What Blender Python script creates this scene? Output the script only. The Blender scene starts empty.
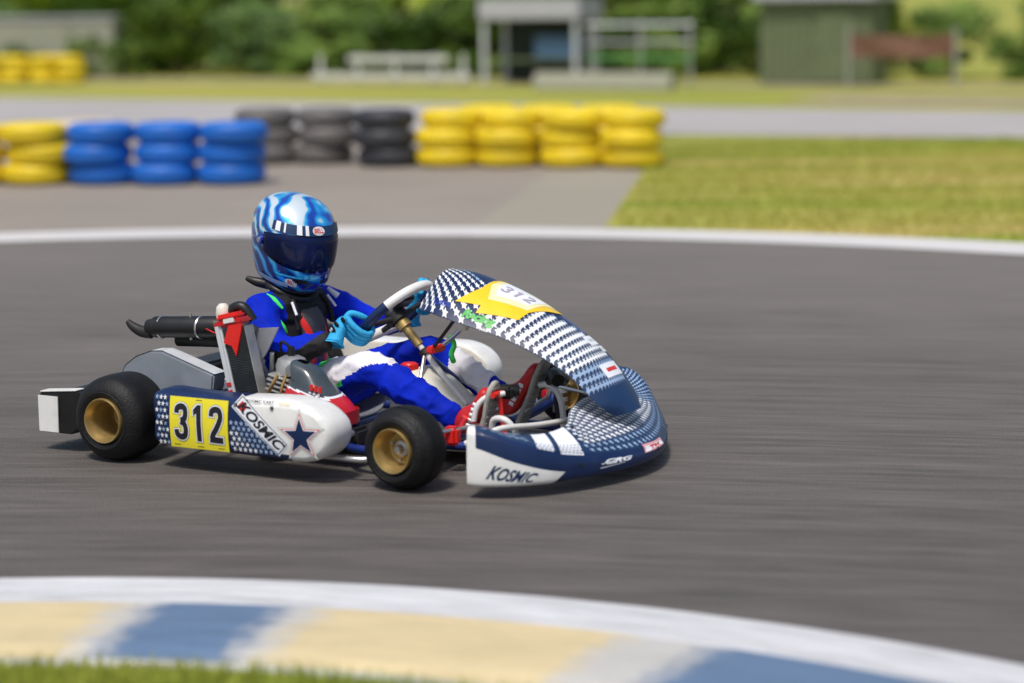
import bpy, bmesh, math, random
from math import sin, cos, pi, radians as R
from mathutils import Vector, Matrix, noise, geometry
random.seed(7)
V = Vector
SC = bpy.context.scene
COL = SC.collection

# ------------------------------------------------------------------ materials
def new_mat(name):
    m = bpy.data.materials.new(name); m.use_nodes = True
    nt = m.node_tree; b = nt.nodes['Principled BSDF']
    return m, nt, b
def pm(name, col, rough=.5, metal=0, var=.12, vscale=14, bump=0, bscale=60, coat=0, spec=.5, dirt=0):
    """painted / moulded surface: base colour broken up by noise, optional bump and road dirt"""
    m, nt, b = new_mat(name); N = nt.nodes; Lk = nt.links
    tc = N.new('ShaderNodeTexCoord')
    nz = N.new('ShaderNodeTexNoise'); nz.inputs['Scale'].default_value = vscale; nz.inputs['Detail'].default_value = 6
    Lk.new(tc.outputs['Object'], nz.inputs['Vector'])
    rp = N.new('ShaderNodeValToRGB')
    c = col
    rp.color_ramp.elements[0].position = .3; rp.color_ramp.elements[1].position = .7
    rp.color_ramp.elements[0].color = (c[0]*(1-var), c[1]*(1-var), c[2]*(1-var), 1)
    rp.color_ramp.elements[1].color = (min(1,c[0]*(1+var)), min(1,c[1]*(1+var)), min(1,c[2]*(1+var)), 1)
    Lk.new(nz.outputs['Fac'], rp.inputs['Fac'])
    out = rp.outputs['Color']
    if dirt:
        n2 = N.new('ShaderNodeTexNoise'); n2.inputs['Scale'].default_value = 9; n2.inputs['Detail'].default_value = 8; n2.inputs['Roughness'].default_value = .7
        Lk.new(tc.outputs['Object'], n2.inputs['Vector'])
        r2 = N.new('ShaderNodeValToRGB'); r2.color_ramp.elements[0].position = .5; r2.color_ramp.elements[1].position = .8
        r2.color_ramp.elements[1].color = (dirt, dirt, dirt, 1); r2.color_ramp.elements[0].color = (0, 0, 0, 1)
        Lk.new(n2.outputs['Fac'], r2.inputs['Fac'])
        mx = N.new('ShaderNodeMix'); mx.data_type = 'RGBA'
        Lk.new(r2.outputs['Color'], mx.inputs['Factor']); Lk.new(out, mx.inputs['A']); mx.inputs['B'].default_value = (.09, .085, .08, 1)
        out = mx.outputs['Result']
    Lk.new(out, b.inputs['Base Color'])
    rr = N.new('ShaderNodeMapRange'); rr.inputs['To Min'].default_value = max(0, rough-.08); rr.inputs['To Max'].default_value = min(1, rough+.12)
    Lk.new(nz.outputs['Fac'], rr.inputs['Value']); Lk.new(rr.outputs['Result'], b.inputs['Roughness'])
    b.inputs['Metallic'].default_value = metal
    b.inputs['Coat Weight'].default_value = coat; b.inputs['Coat Roughness'].default_value = .08
    b.inputs['Specular IOR Level'].default_value = spec
    if bump:
        n3 = N.new('ShaderNodeTexNoise'); n3.inputs['Scale'].default_value = bscale; n3.inputs['Detail'].default_value = 5
        Lk.new(tc.outputs['Object'], n3.inputs['Vector'])
        bp = N.new('ShaderNodeBump'); bp.inputs['Strength'].default_value = bump; bp.inputs['Distance'].default_value = .01
        Lk.new(n3.outputs['Fac'], bp.inputs['Height']); Lk.new(bp.outputs['Normal'], b.inputs['Normal'])
    return m

M = {}
M['navy'] = pm('navy vinyl', (.006, .020, .080), .38, coat=.12, dirt=.08, spec=.35)
M['navy_soft'] = pm('mid blue vinyl', (.011, .036, .105), .42, coat=.08, dirt=.1, spec=.35)
M['royal'] = pm('deep blue vinyl', (.012, .035, .30), .3, coat=.5)
M['white'] = pm('white plastic', (.78, .78, .76), .38, coat=.25, var=.05, dirt=.34)
M['cream'] = pm('cream plastic', (.70, .67, .58), .4, var=.05, dirt=.2)
M['decal_white'] = pm('white vinyl', (.80, .83, .88), .4, var=.04, dirt=.1)
M['decal_pale'] = pm('pale blue vinyl', (.30, .42, .62), .4, var=.1)
M['decal_grey'] = pm('grey vinyl', (.52, .58, .55), .4, var=.05)
M['decal_red'] = pm('red vinyl', (.62, .03, .03), .4, var=.08)
M['decal_pink'] = pm('pink vinyl', (.75, .35, .38), .4, var=.05)
M['decal_green'] = pm('green vinyl', (.05, .42, .06), .4, var=.1)
M['decal_black'] = pm('black vinyl', (.012, .012, .018), .4, var=.1)
M['yellow'] = pm('yellow vinyl', (.85, .74, .03), .4, var=.05, dirt=.08)
M['gold_yellow'] = pm('golden vinyl', (.88, .58, .01), .38, var=.05, coat=.3)
M['lemon'] = pm('pale yellow vinyl', (.85, .80, .42), .38, var=.05)
M['rubber'] = pm('tyre rubber', (.008, .008, .0085), .55, var=.3, vscale=20, bump=.25, bscale=120, dirt=.08, spec=.3)
M['gold'] = pm('gold anodised magnesium', (.48, .34, .13), .36, metal=.7, var=.2, dirt=.2)
M['steel'] = pm('machined steel', (.55, .55, .56), .3, metal=.9, var=.1, dirt=.2)
M['alu'] = pm('cast aluminium', (.5, .5, .49), .45, metal=.7, var=.2, bump=.15, dirt=.25)
M['guard'] = pm('grey carbon guard', (.23, .26, .30), .4, var=.1, dirt=.1, coat=.2)
M['guard_edge'] = pm('light guard edge', (.60, .63, .66), .35, var=.08, coat=.3)
M['black'] = pm('black plastic', (.007, .007, .008), .42, var=.3, dirt=.1)
M['blackmat'] = pm('matt black metal', (.014, .014, .015), .6, var=.3, bump=.1)
M['blue_tube'] = pm('blue powder coat', (.010, .03, .19), .35, var=.1, coat=.4)
M['white_tube'] = pm('white painted tube', (.70, .70, .68), .3, var=.05, coat=.4, dirt=.15)
M['red'] = pm('red plastic', (.55, .015, .02), .35, var=.15, coat=.3, dirt=.1)
M['redcap'] = pm('red cap', (.72, .02, .015), .4, var=.1)
M['glass_grey'] = pm('smoked plastic', (.05, .065, .075), .25, var=.2, coat=.4)
M['seat'] = pm('grey glass fibre', (.25, .26, .30), .35, var=.1, coat=.3)
M['tank'] = pm('milky tank plastic', (.70, .69, .60), .42, var=.05, dirt=.08)
M['sole'] = pm('grey boot sole', (.33, .32, .29), .65, var=.2, bump=.3, bscale=40, dirt=.3)
M['boot'] = pm('red boot leather', (.50, .015, .018), .42, var=.15, bump=.1)
M['glove'] = pm('sky blue glove', (.02, .38, .72), .7, var=.15, bump=.4, bscale=90)
M['suit_blue'] = pm('blue race suit', (.001, .018, .46), .75, var=.22, vscale=8, bump=.55, bscale=26, spec=.15)
M['suit_white'] = pm('white race suit', (.76, .74, .80), .75, var=.05, bump=.5, bscale=30)
M['suit_grey'] = pm('grey printed letters', (.36, .33, .42), .75, var=.1)
M['suit_green'] = pm('green race suit', (.05, .72, .12), .7, var=.08, bump=.3)
M['suit_black'] = pm('black fabric', (.005, .005, .007), .75, var=.3, bump=.4, bscale=40)
M['suit_navy'] = pm('navy fabric', (.008, .012, .10), .7, var=.2, bump=.3)
M['prot'] = pm('charcoal protector', (.055, .05, .055), .55, var=.2, bump=.2)
M['skin'] = pm('skin', (.55, .33, .25), .5)
M['visor'] = pm('dark blue visor', (.0015, .006, .040), .09, var=.7, vscale=9, coat=0, spec=.28)
M['wood'] = pm('bark', (.08, .06, .04), .9, var=.3, bump=.5)

def rubber_radial(name):
    """tyre rubber with scuffed tread: fine rings round the axle (object Y)"""
    m = M['rubber'].copy(); m.name = name
    nt = m.node_tree; N = nt.nodes; Lk = nt.links
    return m

def helmet_mat():
    m, nt, b = new_mat('swirled blue helmet lacquer'); N = nt.nodes; Lk = nt.links
    tc = N.new('ShaderNodeTexCoord'); mp = N.new('ShaderNodeMapping')
    mp.inputs['Rotation'].default_value = (R(15), R(-32), R(10)); mp.inputs['Scale'].default_value = (1, 1, 1)
    Lk.new(tc.outputs['Object'], mp.inputs['Vector'])
    w = N.new('ShaderNodeTexWave'); w.wave_type = 'BANDS'; w.bands_direction = 'Z'
    w.inputs['Scale'].default_value = 6.5; w.inputs['Distortion'].default_value = 9; w.inputs['Detail'].default_value = 2.2
    w.inputs['Detail Scale'].default_value = 1.1; w.inputs['Phase Offset'].default_value = 1.2
    Lk.new(mp.outputs['Vector'], w.inputs['Vector'])
    r = N.new('ShaderNodeValToRGB'); e = r.color_ramp.elements
    e[0].position = 0; e[0].color = (.004, .025, .20, 1); e[1].position = 1; e[1].color = (.75, .85, .92, 1)
    for p, c in ((.34, (.008, .09, .55, 1)), (.48, (.008, .30, .80, 1)), (.74, (.04, .50, .92, 1)), (.88, (.45, .70, .90, 1))):
        x = e.new(p); x.color = c
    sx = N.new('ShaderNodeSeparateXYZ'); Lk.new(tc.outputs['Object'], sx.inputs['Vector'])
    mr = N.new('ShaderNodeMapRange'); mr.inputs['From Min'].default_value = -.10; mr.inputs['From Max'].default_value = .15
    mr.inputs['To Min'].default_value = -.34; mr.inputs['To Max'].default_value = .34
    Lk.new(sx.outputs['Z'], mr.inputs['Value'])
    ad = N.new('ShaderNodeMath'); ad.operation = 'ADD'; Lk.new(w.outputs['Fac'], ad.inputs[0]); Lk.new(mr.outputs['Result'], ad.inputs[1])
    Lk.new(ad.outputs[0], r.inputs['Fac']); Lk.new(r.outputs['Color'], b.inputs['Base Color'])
    b.inputs['Roughness'].default_value = .22; b.inputs['Metallic'].default_value = .35
    b.inputs['Coat Weight'].default_value = 1; b.inputs['Coat Roughness'].default_value = .04
    return m
M['helmet'] = helmet_mat()

# ------------------------------------------------------------------ mesh builder
class MB:
    def __init__(s): s.v = []; s.f = []; s.m = []
    def add(s, vs, fs, mat):
        o = len(s.v); s.v += [V(p) for p in vs]
        s.f += [tuple(i+o for i in f) for f in fs]
        s.m += list(mat) if isinstance(mat, list) else [mat]*len(fs)
    def xf(s, start, mtx):
        for i in range(start, len(s.v)): s.v[i] = mtx @ s.v[i]
    def box(s, c, size, mat, bev=.004, rot=None, seg=2):
        bm = bmesh.new(); bmesh.ops.create_cube(bm, size=1)
        for v in bm.verts: v.co = V((v.co.x*size[0], v.co.y*size[1], v.co.z*size[2]))
        if bev: bmesh.ops.bevel(bm, geom=bm.edges[:], offset=bev, segments=seg, affect='EDGES')
        q = (rot.to_matrix() if hasattr(rot, 'to_matrix') else rot) if rot is not None else Matrix.Identity(3)
        bm.verts.ensure_lookup_table()
        s.add([q @ v.co + V(c) for v in bm.verts], [[v.index for v in f.verts] for f in bm.faces], mat); bm.free()
    def tube(s, pts, r, mat, seg=14, cap=True, smooth=0):
        pts = [V(p) for p in pts]
        rs = r if isinstance(r, (list, tuple)) else [r]*len(pts)
        if smooth:
            pts, rs = catmull(pts, rs, smooth)
        n = len(pts); fr = None; vs = []; fs = []
        for i in range(n):
            t = (pts[min(i+1, n-1)] - pts[max(i-1, 0)]).normalized()
            if fr is None:
                a = V((0, 0, 1)) if abs(t.z) < .9 else V((1, 0, 0)); fr = t.cross(a).normalized()
            else: fr = (fr - t*fr.dot(t)).normalized()
            b = t.cross(fr)
            for k in range(seg):
                a = 2*pi*k/seg; vs.append(pts[i] + (fr*cos(a) + b*sin(a))*rs[i])
        for i in range(n-1):
            for k in range(seg):
                k2 = (k+1) % seg; fs.append((i*seg+k, i*seg+k2, (i+1)*seg+k2, (i+1)*seg+k))
        if cap: fs.append(tuple(range(seg))[::-1]); fs.append(tuple((n-1)*seg+k for k in range(seg)))
        s.add(vs, fs, mat)
    def ring(s, pts, r, mat, seg=12):
        """closed tube"""
        pts = [V(p) for p in pts]; n = len(pts); fr = None; vs = []; fs = []; mats = []
        for i in range(n):
            t = (pts[(i+1) % n]-pts[i-1]).normalized()
            if fr is None: fr = t.cross(V((0, 0, 1)) if abs(t.z) < .9 else V((1, 0, 0))).normalized()
            else: fr = (fr - t*fr.dot(t)).normalized()
            b = t.cross(fr)
            for k in range(seg):
                a = 2*pi*k/seg; vs.append(pts[i]+(fr*cos(a)+b*sin(a))*r)
        # align last ring to first
        last = vs[(n-1)*seg:]; best = min(range(seg), key=lambda q: (last[0]-vs[q]).length)
        for i in range(n):
            for k in range(seg):
                k2 = (k+1) % seg
                if i < n-1: f = (i*seg+k, i*seg+k2, (i+1)*seg+k2, (i+1)*seg+k)
                else: f = (i*seg+k, i*seg+k2, (k2+best) % seg, (k+best) % seg)
                fs.append(f); mats.append(mat(i/n) if callable(mat) else mat)
        s.add(vs, fs, mats)
    def lathe(s, prof, mat, seg=48, org=(0, 0, 0), axis='Y', close=False):
        """prof: (radius, offset along axis) ; mat may be a list per segment"""
        n = len(prof); vs = []; fs = []; mm = []
        for r, h in prof:
            for k in range(seg):
                a = 2*pi*k/seg; c, d = r*cos(a), r*sin(a)
                p = {'Y': (c, h, d), 'Z': (c, d, h), 'X': (h, c, d)}[axis]
                vs.append(V(p)+V(org))
        for i in range(n if close else n-1):
            j = (i+1) % n
            for k in range(seg):
                k2 = (k+1) % seg; fs.append((i*seg+k, j*seg+k, j*seg+k2, i*seg+k2)); mm.append(mat[i] if isinstance(mat, list) else mat)
        s.add(vs, fs, mm)
    def grid(s, fn, nu, nv, mat, cu=False):
        vs = [fn(i/nu, j/nv) for i in range(nu+(0 if cu else 1)) for j in range(nv+1)]
        fs = []; mm = []; U = nu if cu else nu+1
        for i in range(nu):
            for j in range(nv):
                a = i*(nv+1)+j; b = ((i+1) % U)*(nv+1)+j
                fs.append((a, b, b+1, a+1)); mm.append(mat((i+.5)/nu, (j+.5)/nv) if callable(mat) else mat)
        s.add(vs, fs, mm)
    def prism(s, poly, h0, h1, mat, fr, bev=0):
        """2-D outline extruded between h0 and h1 along the frame's third axis; fr=(origin, ax, ay, az)"""
        o, ax, ay, az = [V(q) for q in fr]; n = len(poly)
        bm = bmesh.new()
        vb = [bm.verts.new(o+ax*p[0]+ay*p[1]+az*h0) for p in poly]; vt = [bm.verts.new(o+ax*p[0]+ay*p[1]+az*h1) for p in poly]
        bm.faces.new(vb[::-1]); bm.faces.new(vt)
        for i in range(n): bm.faces.new((vb[i], vb[(i+1) % n], vt[(i+1) % n], vt[i]))
        bmesh.ops.recalc_face_normals(bm, faces=bm.faces[:])
        if bev: bmesh.ops.bevel(bm, geom=bm.edges[:], offset=bev, segments=2, affect='EDGES')
        bm.verts.index_update()
        s.add([v.co.copy() for v in bm.verts], [[v.index for v in f.verts] for f in bm.faces], mat); bm.free()
    def build(s, name, parent=None, loc=None, ang=35, merge=0, recalc=False, label=None):
        keys = []
        for k in s.m:
            if k not in keys: keys.append(k)
        me = bpy.data.meshes.new(name); me.from_pydata(s.v, [], s.f)
        for k in keys: me.materials.append(M[k])
        ix = {k: i for i, k in enumerate(keys)}
        me.polygons.foreach_set('material_index', [ix[k] for k in s.m])
        if merge or recalc:
            bm = bmesh.new(); bm.from_mesh(me)
            if merge: bmesh.ops.remove_doubles(bm, verts=bm.verts[:], dist=merge)
            if recalc: bmesh.ops.recalc_face_normals(bm, faces=bm.faces[:])
            bm.to_mesh(me); bm.free()
        me.shade_smooth(); me.set_sharp_from_angle(angle=R(ang))
        me.validate(); me.update()
        o = bpy.data.objects.new(name, me); COL.objects.link(o)
        if parent: o.parent = parent
        if loc is not None: o.location = loc
        if label: o['label'] = label
        return o

def catmull(pts, rs, k):
    P = []; Q = []; n = len(pts)
    for i in range(n-1):
        p0, p1, p2, p3 = pts[max(i-1, 0)], pts[i], pts[i+1], pts[min(i+2, n-1)]
        for j in range(k):
            t = j/k
            P.append(.5*((2*p1)+(p2-p0)*t+(2*p0-5*p1+4*p2-p3)*t*t+(3*p1-p0-3*p2+p3)*t**3)); Q.append(rs[i]*(1-t)+rs[i+1]*t)
    P.append(pts[-1]); Q.append(rs[-1]); return P, Q
def interp(tab, x):
    """smooth lookup in [(x, a, b, ...)]"""
    n = len(tab)
    if x <= tab[0][0]: return tab[0][1:]
    if x >= tab[-1][0]: return tab[-1][1:]
    for i in range(n-1):
        if tab[i][0] <= x <= tab[i+1][0]: break
    x0, x1 = tab[i][0], tab[i+1][0]; t = (x-x0)/(x1-x0); out = []
    for k in range(1, len(tab[0])):
        p1, p2 = tab[i][k], tab[i+1][k]
        m1 = (p2-tab[i-1][k])/(x1-tab[i-1][0]) if i > 0 else (p2-p1)/(x1-x0)
        m2 = (tab[i+2][k]-p1)/(tab[i+2][0]-x0) if i+2 < n else (p2-p1)/(x1-x0)
        h = x1-x0
        out.append((2*t**3-3*t*t+1)*p1+(t**3-2*t*t+t)*h*m1+(-2*t**3+3*t*t)*p2+(t**3-t*t)*h*m2)
    return out

def empty(name, loc, rz=0, label=None, cat=None, group=None):
    o = bpy.data.objects.new(name, None); COL.objects.link(o); o.empty_display_size = .2
    o.location = loc; o.rotation_euler = (0, 0, rz); tag(o, label, cat, group); return o
def tag(o, label=None, cat=None, group=None, kind=None):
    if label: o['label'] = label
    if cat: o['category'] = cat
    if group: o['group'] = group
    if kind: o['kind'] = kind
    return o

_tc = {}
def text2d(s, bold=0.0, shear=0.0):
    """flat triangulated letters, centred, cap height about 0.7"""
    key = (s, bold, shear)
    if key in _tc: return _tc[key]
    c = bpy.data.curves.new('lettering', 'FONT'); c.body = s; c.size = 1; c.offset = bold; c.shear = shear
    c.align_x = 'CENTER'; c.align_y = 'CENTER'; c.resolution_u = 3
    o = bpy.data.objects.new('lettering', c); COL.objects.link(o)
    bpy.context.view_layer.update()
    dg = bpy.context.evaluated_depsgraph_get()
    me = o.evaluated_get(dg).to_mesh()
    vs = [(v.co.x, v.co.y) for v in me.vertices]; fs = [tuple(p.vertices) for p in me.polygons]
    o.evaluated_get(dg).to_mesh_clear(); bpy.data.objects.remove(o); bpy.data.curves.remove(c)
    _tc[key] = (vs, fs); return vs, fs
def star2d(r=1, k=.42, rot=0):
    pts = [((r if i % 2 == 0 else r*k)*sin(rot+i*pi/5), (r if i % 2 == 0 else r*k)*cos(rot+i*pi/5)) for i in range(10)]
    return [(0, 0)]+pts, [(0, 1+(i+1) % 10, 1+i) for i in range(10)]

def ribbon(pts, w, k=5):
    P, _ = catmull([V((x, y, 0)) for x, y in pts], [0]*len(pts), k) if k > 1 else ([V((x, y, 0)) for x, y in pts], 0)
    n = len(P); vs = []
    for i in range(n):
        t = (P[min(i+1, n-1)]-P[max(i-1, 0)]).normalized(); nn = V((-t.y, t.x, 0))
        e = P[i]+(t*(w-.075 if i == n-1 else (.075-w if i == 0 else 0)))
        vs += [((e+nn*w).x, (e+nn*w).y), ((e-nn*w).x, (e-nn*w).y)]
    return vs, [(2*i, 2*i+1, 2*i+3, 2*i+2) for i in range(n-1)]
def digit(ch, w):
    """condensed block figures, about 1 high and .5 wide, stroke half width w"""
    g = w-.075
    if ch == '1': return [([(-.07-g, -.5-g), (.08+g, -.5-g), (.08+g, .5+g), (-.03-g, .5+g), (-.19-g, .36+g), (-.19-g, .22-g), (-.07-g, .28-g)], [(0, 1, 2, 3, 4, 5, 6)])]
    if ch == '2': return [ribbon([(-.17, .24), (-.15, .37), (-.02, .43), (.12, .40), (.18, .27), (.15, .12), (.04, -.08), (-.10, -.27), (-.16, -.40)], w),
                          ([(-.24-g, -.5-g), (.26+g, -.5-g), (.26+g, -.35+g), (-.21-g, -.35+g)], [(0, 1, 2, 3)])]
    return [ribbon([(-.17, .25), (-.15, .37), (-.01, .43), (.13, .39), (.17, .26), (.13, .10), (.0, .03)], w),
            ribbon([(-.01, .01), (.13, -.06), (.18, -.22), (.14, -.37), (.0, -.43), (-.15, -.37), (-.18, -.24)], w)]
class Surf:
    """a parametric panel (a, b) -> point; decals are laid on it a hair above the surface"""
    def __init__(s, fn, flip=1): s.fn = fn; s.flip = flip
    def at(s, a, b, off=0):
        p = s.fn(a, b)
        if not off: return p
        e = .004; n = (s.fn(a+e, b)-s.fn(a-e, b)).cross(s.fn(a, b+e)-s.fn(a, b-e)).normalized()*s.flip
        return p+n*off
    def decal(s, mb, shape, mat, pos, sc, rot=0, off=.0012):
        vs, fs = shape; c, d = cos(rot), sin(rot); out = []
        for x, y in vs:
            x, y = x*sc[0], y*sc[1]
            out.append(s.at(pos[0]+x*c-y*d, pos[1]+x*d+y*c, off))
        # keep each face looking outwards
        mb.add(out, fs, mat)
    def poly(s, mb, pts, mat, off=.001, step=.02):
        """filled polygon, refined so it follows the curve of the panel"""
        n = len(pts); bd = []
        for i in range(n):
            p, q = V(pts[i]), V(pts[(i+1) % n]); k = max(1, int((q-p).length/step))
            bd += [p.lerp(q, j/k) for j in range(k)]
        xs = [p.x for p in bd]; ys = [p.y for p in bd]; ins = []
        y = min(ys)+step/2
        while y < max(ys):
            x = min(xs)+step/2
            while x < max(xs):
                c = False
                for i in range(n):
                    a, b = pts[i], pts[i-1]
                    if (a[1] > y) != (b[1] > y) and x < (b[0]-a[0])*(y-a[1])/(b[1]-a[1])+a[0]: c = not c
                if c and min((V((x, y))-q).length for q in bd) > step*.45: ins.append(V((x, y)))
                x += step
            y += step
        allp = bd+ins
        r = geometry.delaunay_2d_cdt(allp, [(i, (i+1) % len(bd)) for i in range(len(bd))], [], 1, 1e-6)
        vs = [s.at(p.x, p.y, off) for p in r[0]]
        mb.add(vs, [tuple(f) for f in r[2]], mat)

# ------------------------------------------------------------------ kart placing
KLOC = V((-.99, 7.37, 0)); KROT = R(-28.9)
kart = empty('racing_kart', KLOC, KROT, 'navy and white racing kart with gold wheels and race number 312, driven over the asphalt', 'go-kart')

# ---- side pods ----
def pod_outline():
    """(X, Z) of the outer edge, clockwise from rear top"""
    pts = [(.195, .250), (.32, .2475), (.45, .247), (.58, .253), (.70, .257), (.755, .250), (.805, .231), (.843, .198), (.856, .160), (.848, .122), (.825, .093), (.79, .074),
           (.74, .064), (.60, .066), (.45, .069), (.32, .072), (.195, .078), (.181, .12), (.186, .16), (.182, .21)]
    q = []
    n = len(pts)
    for i in range(n):
        p0, p1, p2, p3 = [V(pts[(i+k-1) % n]) for k in range(4)]
        for j in range(4):
            t = j/4; q.append(.5*((2*p1)+(p2-p0)*t+(2*p0-5*p1+4*p2-p3)*t*t+(3*p1-p0-3*p2+p3)*t**3))
    return q
PO = pod_outline()
def podY(x, z, side=-1):
    y = .662-1.1*(z-.165)**2-(1.1*(x-.74)**2 if x > .74 else 0)-.02*max(0, .25-x)
    return side*y
def make_pod(side, sx=0):
    mb = MB(); n = len(PO)
    def med(p): return V((min(max(p.x, .26), .80), .16))
    rings = []
    # back edge, rounded rim, then face
    for ins, dep in ((.012, .13), (.004, .125), (0, .11), (0, .04), (.004, .016), (.012, .005)):
        rings.append([(p+(med(p)-p).normalized()*ins, dep) for p in PO])
    K = 22
    for k in range(K+1):
        t = k/K; rings.append([((p+(med(p)-p).normalized()*.02).lerp(med(p), t), 0) for p in PO])
    vs = []
    for rg in rings:
        for p, dep in rg: vs.append(V((p.x+sx, podY(p.x, p.y, side)-side*dep, p.y)))
    fs = []; mm = []
    for k in range(len(rings)-1):
        for i in range(n):
            j = (i+1) % n; fs.append((k*n+i, k*n+j, (k+1)*n+j, (k+1)*n+i))
            c = (rings[k][i][0]+rings[k+1][i][0]+rings[k][j][0]+rings[k+1][j][0])/4
            xb = .525+(.25-c.y)*1.28 if c.y > .10 else .73
            m = 'white'
            if side < 0 and c.x < min(xb, .70+(.07-c.y)*.3): m = 'navy'
            if k < 1: m = 'cream' if side > 0 else m
            mm.append(m)
    # inside face, so the pod is a closed moulding
    fs.append(tuple(range(n))[::-1]); mm.append('cream' if side > 0 else 'white')
    mb.add(vs, fs, mm)
    if side < 0:
        # a ~ local X, b ~ local Z on the outer face
        S = Surf(lambda a, b: V((a, podY(a, b, -1), b)), 1)
        # star fields
        random.seed(3)
        st = star2d()
        for i in range(4):
            for j in range(8):
                x = .2085+.0160*i+(.008 if j % 2 else 0); z = .234-.0205*j
                if x > .252: continue
                S.decal(mb, st, 'decal_white' if (i+j) % 3 else 'decal_pale', (x, z), (.0082, .0095), random.uniform(-.3, .3))
        for i in range(11):
            for j in range(7):
                x = .497+.0195*i+(.009 if j % 2 else 0); z = .175-.0165*j
                if z < .08 or x > .695 or x > .60-(z-.165)*1.05: continue
                fade = (x-.49)/.18+(z-.08)/.14
                S.decal(mb, st, 'decal_white' if fade < .62 else ('decal_pale' if fade < 1.25 else 'navy_soft'), (x, z), (.0088, .0098), random.uniform(-.3, .3))
        # name board: KOSMIC, running down to the front
        an = R(-39.5); cx, cz = .603, .176
        def rc(w, h, dx=0, dz=0):
            c, d = cos(an), sin(an)
            return [(cx+(x+dx)*c-(z+dz)*d, cz+(x+dx)*d+(z+dz)*c) for x, z in ((-w, -h), (w, -h), (w+.004, h), (-w+.004, h))]
        S.poly(mb, rc(.112, .0285), 'decal_white', .0012)
        S.poly(mb, rc(.108, .0252), 'decal_black', .0016)
        S.poly(mb, rc(.105, .0228), 'decal_white', .0020)
        S.poly(mb, rc(.014, .014, -.083, 0), 'decal_red', .0023)
        S.decal(mb, text2d('KOSMIC', .03, .35), 'decal_black', (cx, cz), (.0535, .046), an, .0026)
        # big star
        sp = (.755, .152)
        for r_, mt, of in ((.090, 'decal_grey', .0008), (.083, 'white', .0014), (.0745, 'decal_red', .0020), (.0675, 'decal_white', .0026), (.058, 'navy', .0034)):
            S.poly(mb, [(sp[0]+r_*x_, sp[1]+r_*y_) for x_, y_ in star2d(1, .42, R(-3))[0][1:]], mt, of, .012)
        for bx_, bz_ in ((.235, .160), (.515, .232), (.650, .232), (.515, .090)):
            c_ = S.at(bx_, bz_); mb.tube([c_+V((0, .002, 0)), c_+V((0, -.0045, 0))], .0058, 'blackmat', 12); mb.tube([c_+V((0, -.004, 0)), c_+V((0, -.0062, 0))], .0032, 'steel', 6)
        # small lettering along the top edge
        S.decal(mb, text2d('KOSMIC KART', .02), 'decal_black', (.605, .2475), (.016, .012), R(1), .0018)
        S.decal(mb, text2d('RACING', .01), 'gold_yellow', (.695, .2475), (.011, .011), R(0), .0018)
    o = mb.build('side_pod', kart, ang=50)
    if side < 0:
        o['label'] = 'near side pod, navy to white, with number board and big star'
        pl = MB()
        S.poly(pl, [(.262, .2405), (.487, .2415), (.484, .0790), (.258, .0785)], 'yellow', .0032)
        for ch, x in (('3', .306), ('1', .374), ('2', .440)):
            for w_, mt, of in ((.135, 'decal_black', .0038), (.125, 'decal_white', .0044), (.088, 'decal_black', .0050)):
                for q, shp in enumerate(digit(ch, w_)):
                    if ch == '1':
                        S.poly(pl, [(x+.100*px_, .1625+.112*py_) for px_, py_ in shp[0]], mt, of, .010); continue
                    S.decal(pl, shp, mt, (x, .1625), (.100, .112), R(-1), of+.00025*q)
        for x, z in ((.285, .088), (.375, .087), (.455, .0875), (.375, .234)):
            S.poly(pl, [(x-.012, z-.001), (x+.012, z-.001), (x+.012, z+.001), (x-.012, z+.001)], 'decal_black', .0038)
        pl.build('number_plate', o, label='yellow board with race number 312')
    return o
make_pod(-1)
lp = make_pod(1, -.11)

# ---- nose ----
NOUT = [(-1, 1.300, -.590), (-.93, 1.355, -.580), (-.80, 1.430, -.535), (-.62, 1.515, -.445), (-.42, 1.585, -.310), (-.2, 1.635, -.150), (0, 1.640, 0),
        (.2, 1.600, .150), (.42, 1.525, .310), (.62, 1.435, .450), (.80, 1.355, .545), (.93, 1.290, .590), (1, 1.245, .600)]
NIN = [(-1, 1.280, -.535), (-.93, 1.305, -.515), (-.80, 1.352, -.460), (-.62, 1.425, -.375), (-.42, 1.455, -.260), (-.2, 1.405, -.130), (0, 1.375, 0),
       (.2, 1.360, .130), (.42, 1.370, .265), (.62, 1.335, .385), (.80, 1.275, .475), (.93, 1.235, .530), (1, 1.215, .550)]
def nose_pt(u, t):
    """u across -1..1, t 0 bottom .. 1 inner lip"""
    xo, yo = interp(NOUT, u); xi, yi = interp(NIN, u); e = abs(u)
    zw = interp([(0, .092), (.2, .095), (.42, .110), (.62, .135), (.8, .172), (.93, .200), (1, .205)], e)[0]     # shoulder height
    zl = interp([(0, .200), (.2, .194), (.42, .172), (.62, .163), (.8, .178), (.93, .205), (1, .208)], e)[0]     # lip height
    O = V((xo, yo)); I = V((xi, yi)); d = (I-O).normalized()
    sec = [(0, .022, .036), (.06, .004, .040), (.14, -.006, .052), (.30, -.006, .052+(zw-.052)*.5), (.44, .002, zw-.012), (.52, .014, zw+.002)]
    L = (I-O).length
    sec += [(.62, .014+(L-.014)*.20, zw+(zl-zw)*.30+.006), (.80, .014+(L-.014)*.60, zw+(zl-zw)*.72+.006), (.94, L-.008, zl+.004), (1, L, zl)]
    i_, z_ = interp(sec, t)
    p = O+d*i_
    return V((p.x, p.y, z_))
nose_S = Surf(nose_pt, 1)
def nose_mat(u, t):
    u = u*2-1
    if u < -.965: return 'white'
    if t > .965: return 'decal_white'
    if t < .055: return 'decal_white'
    if u > .55: return 'navy_soft'
    if t > .52: return 'navy_soft'
    return 'navy'
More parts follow.
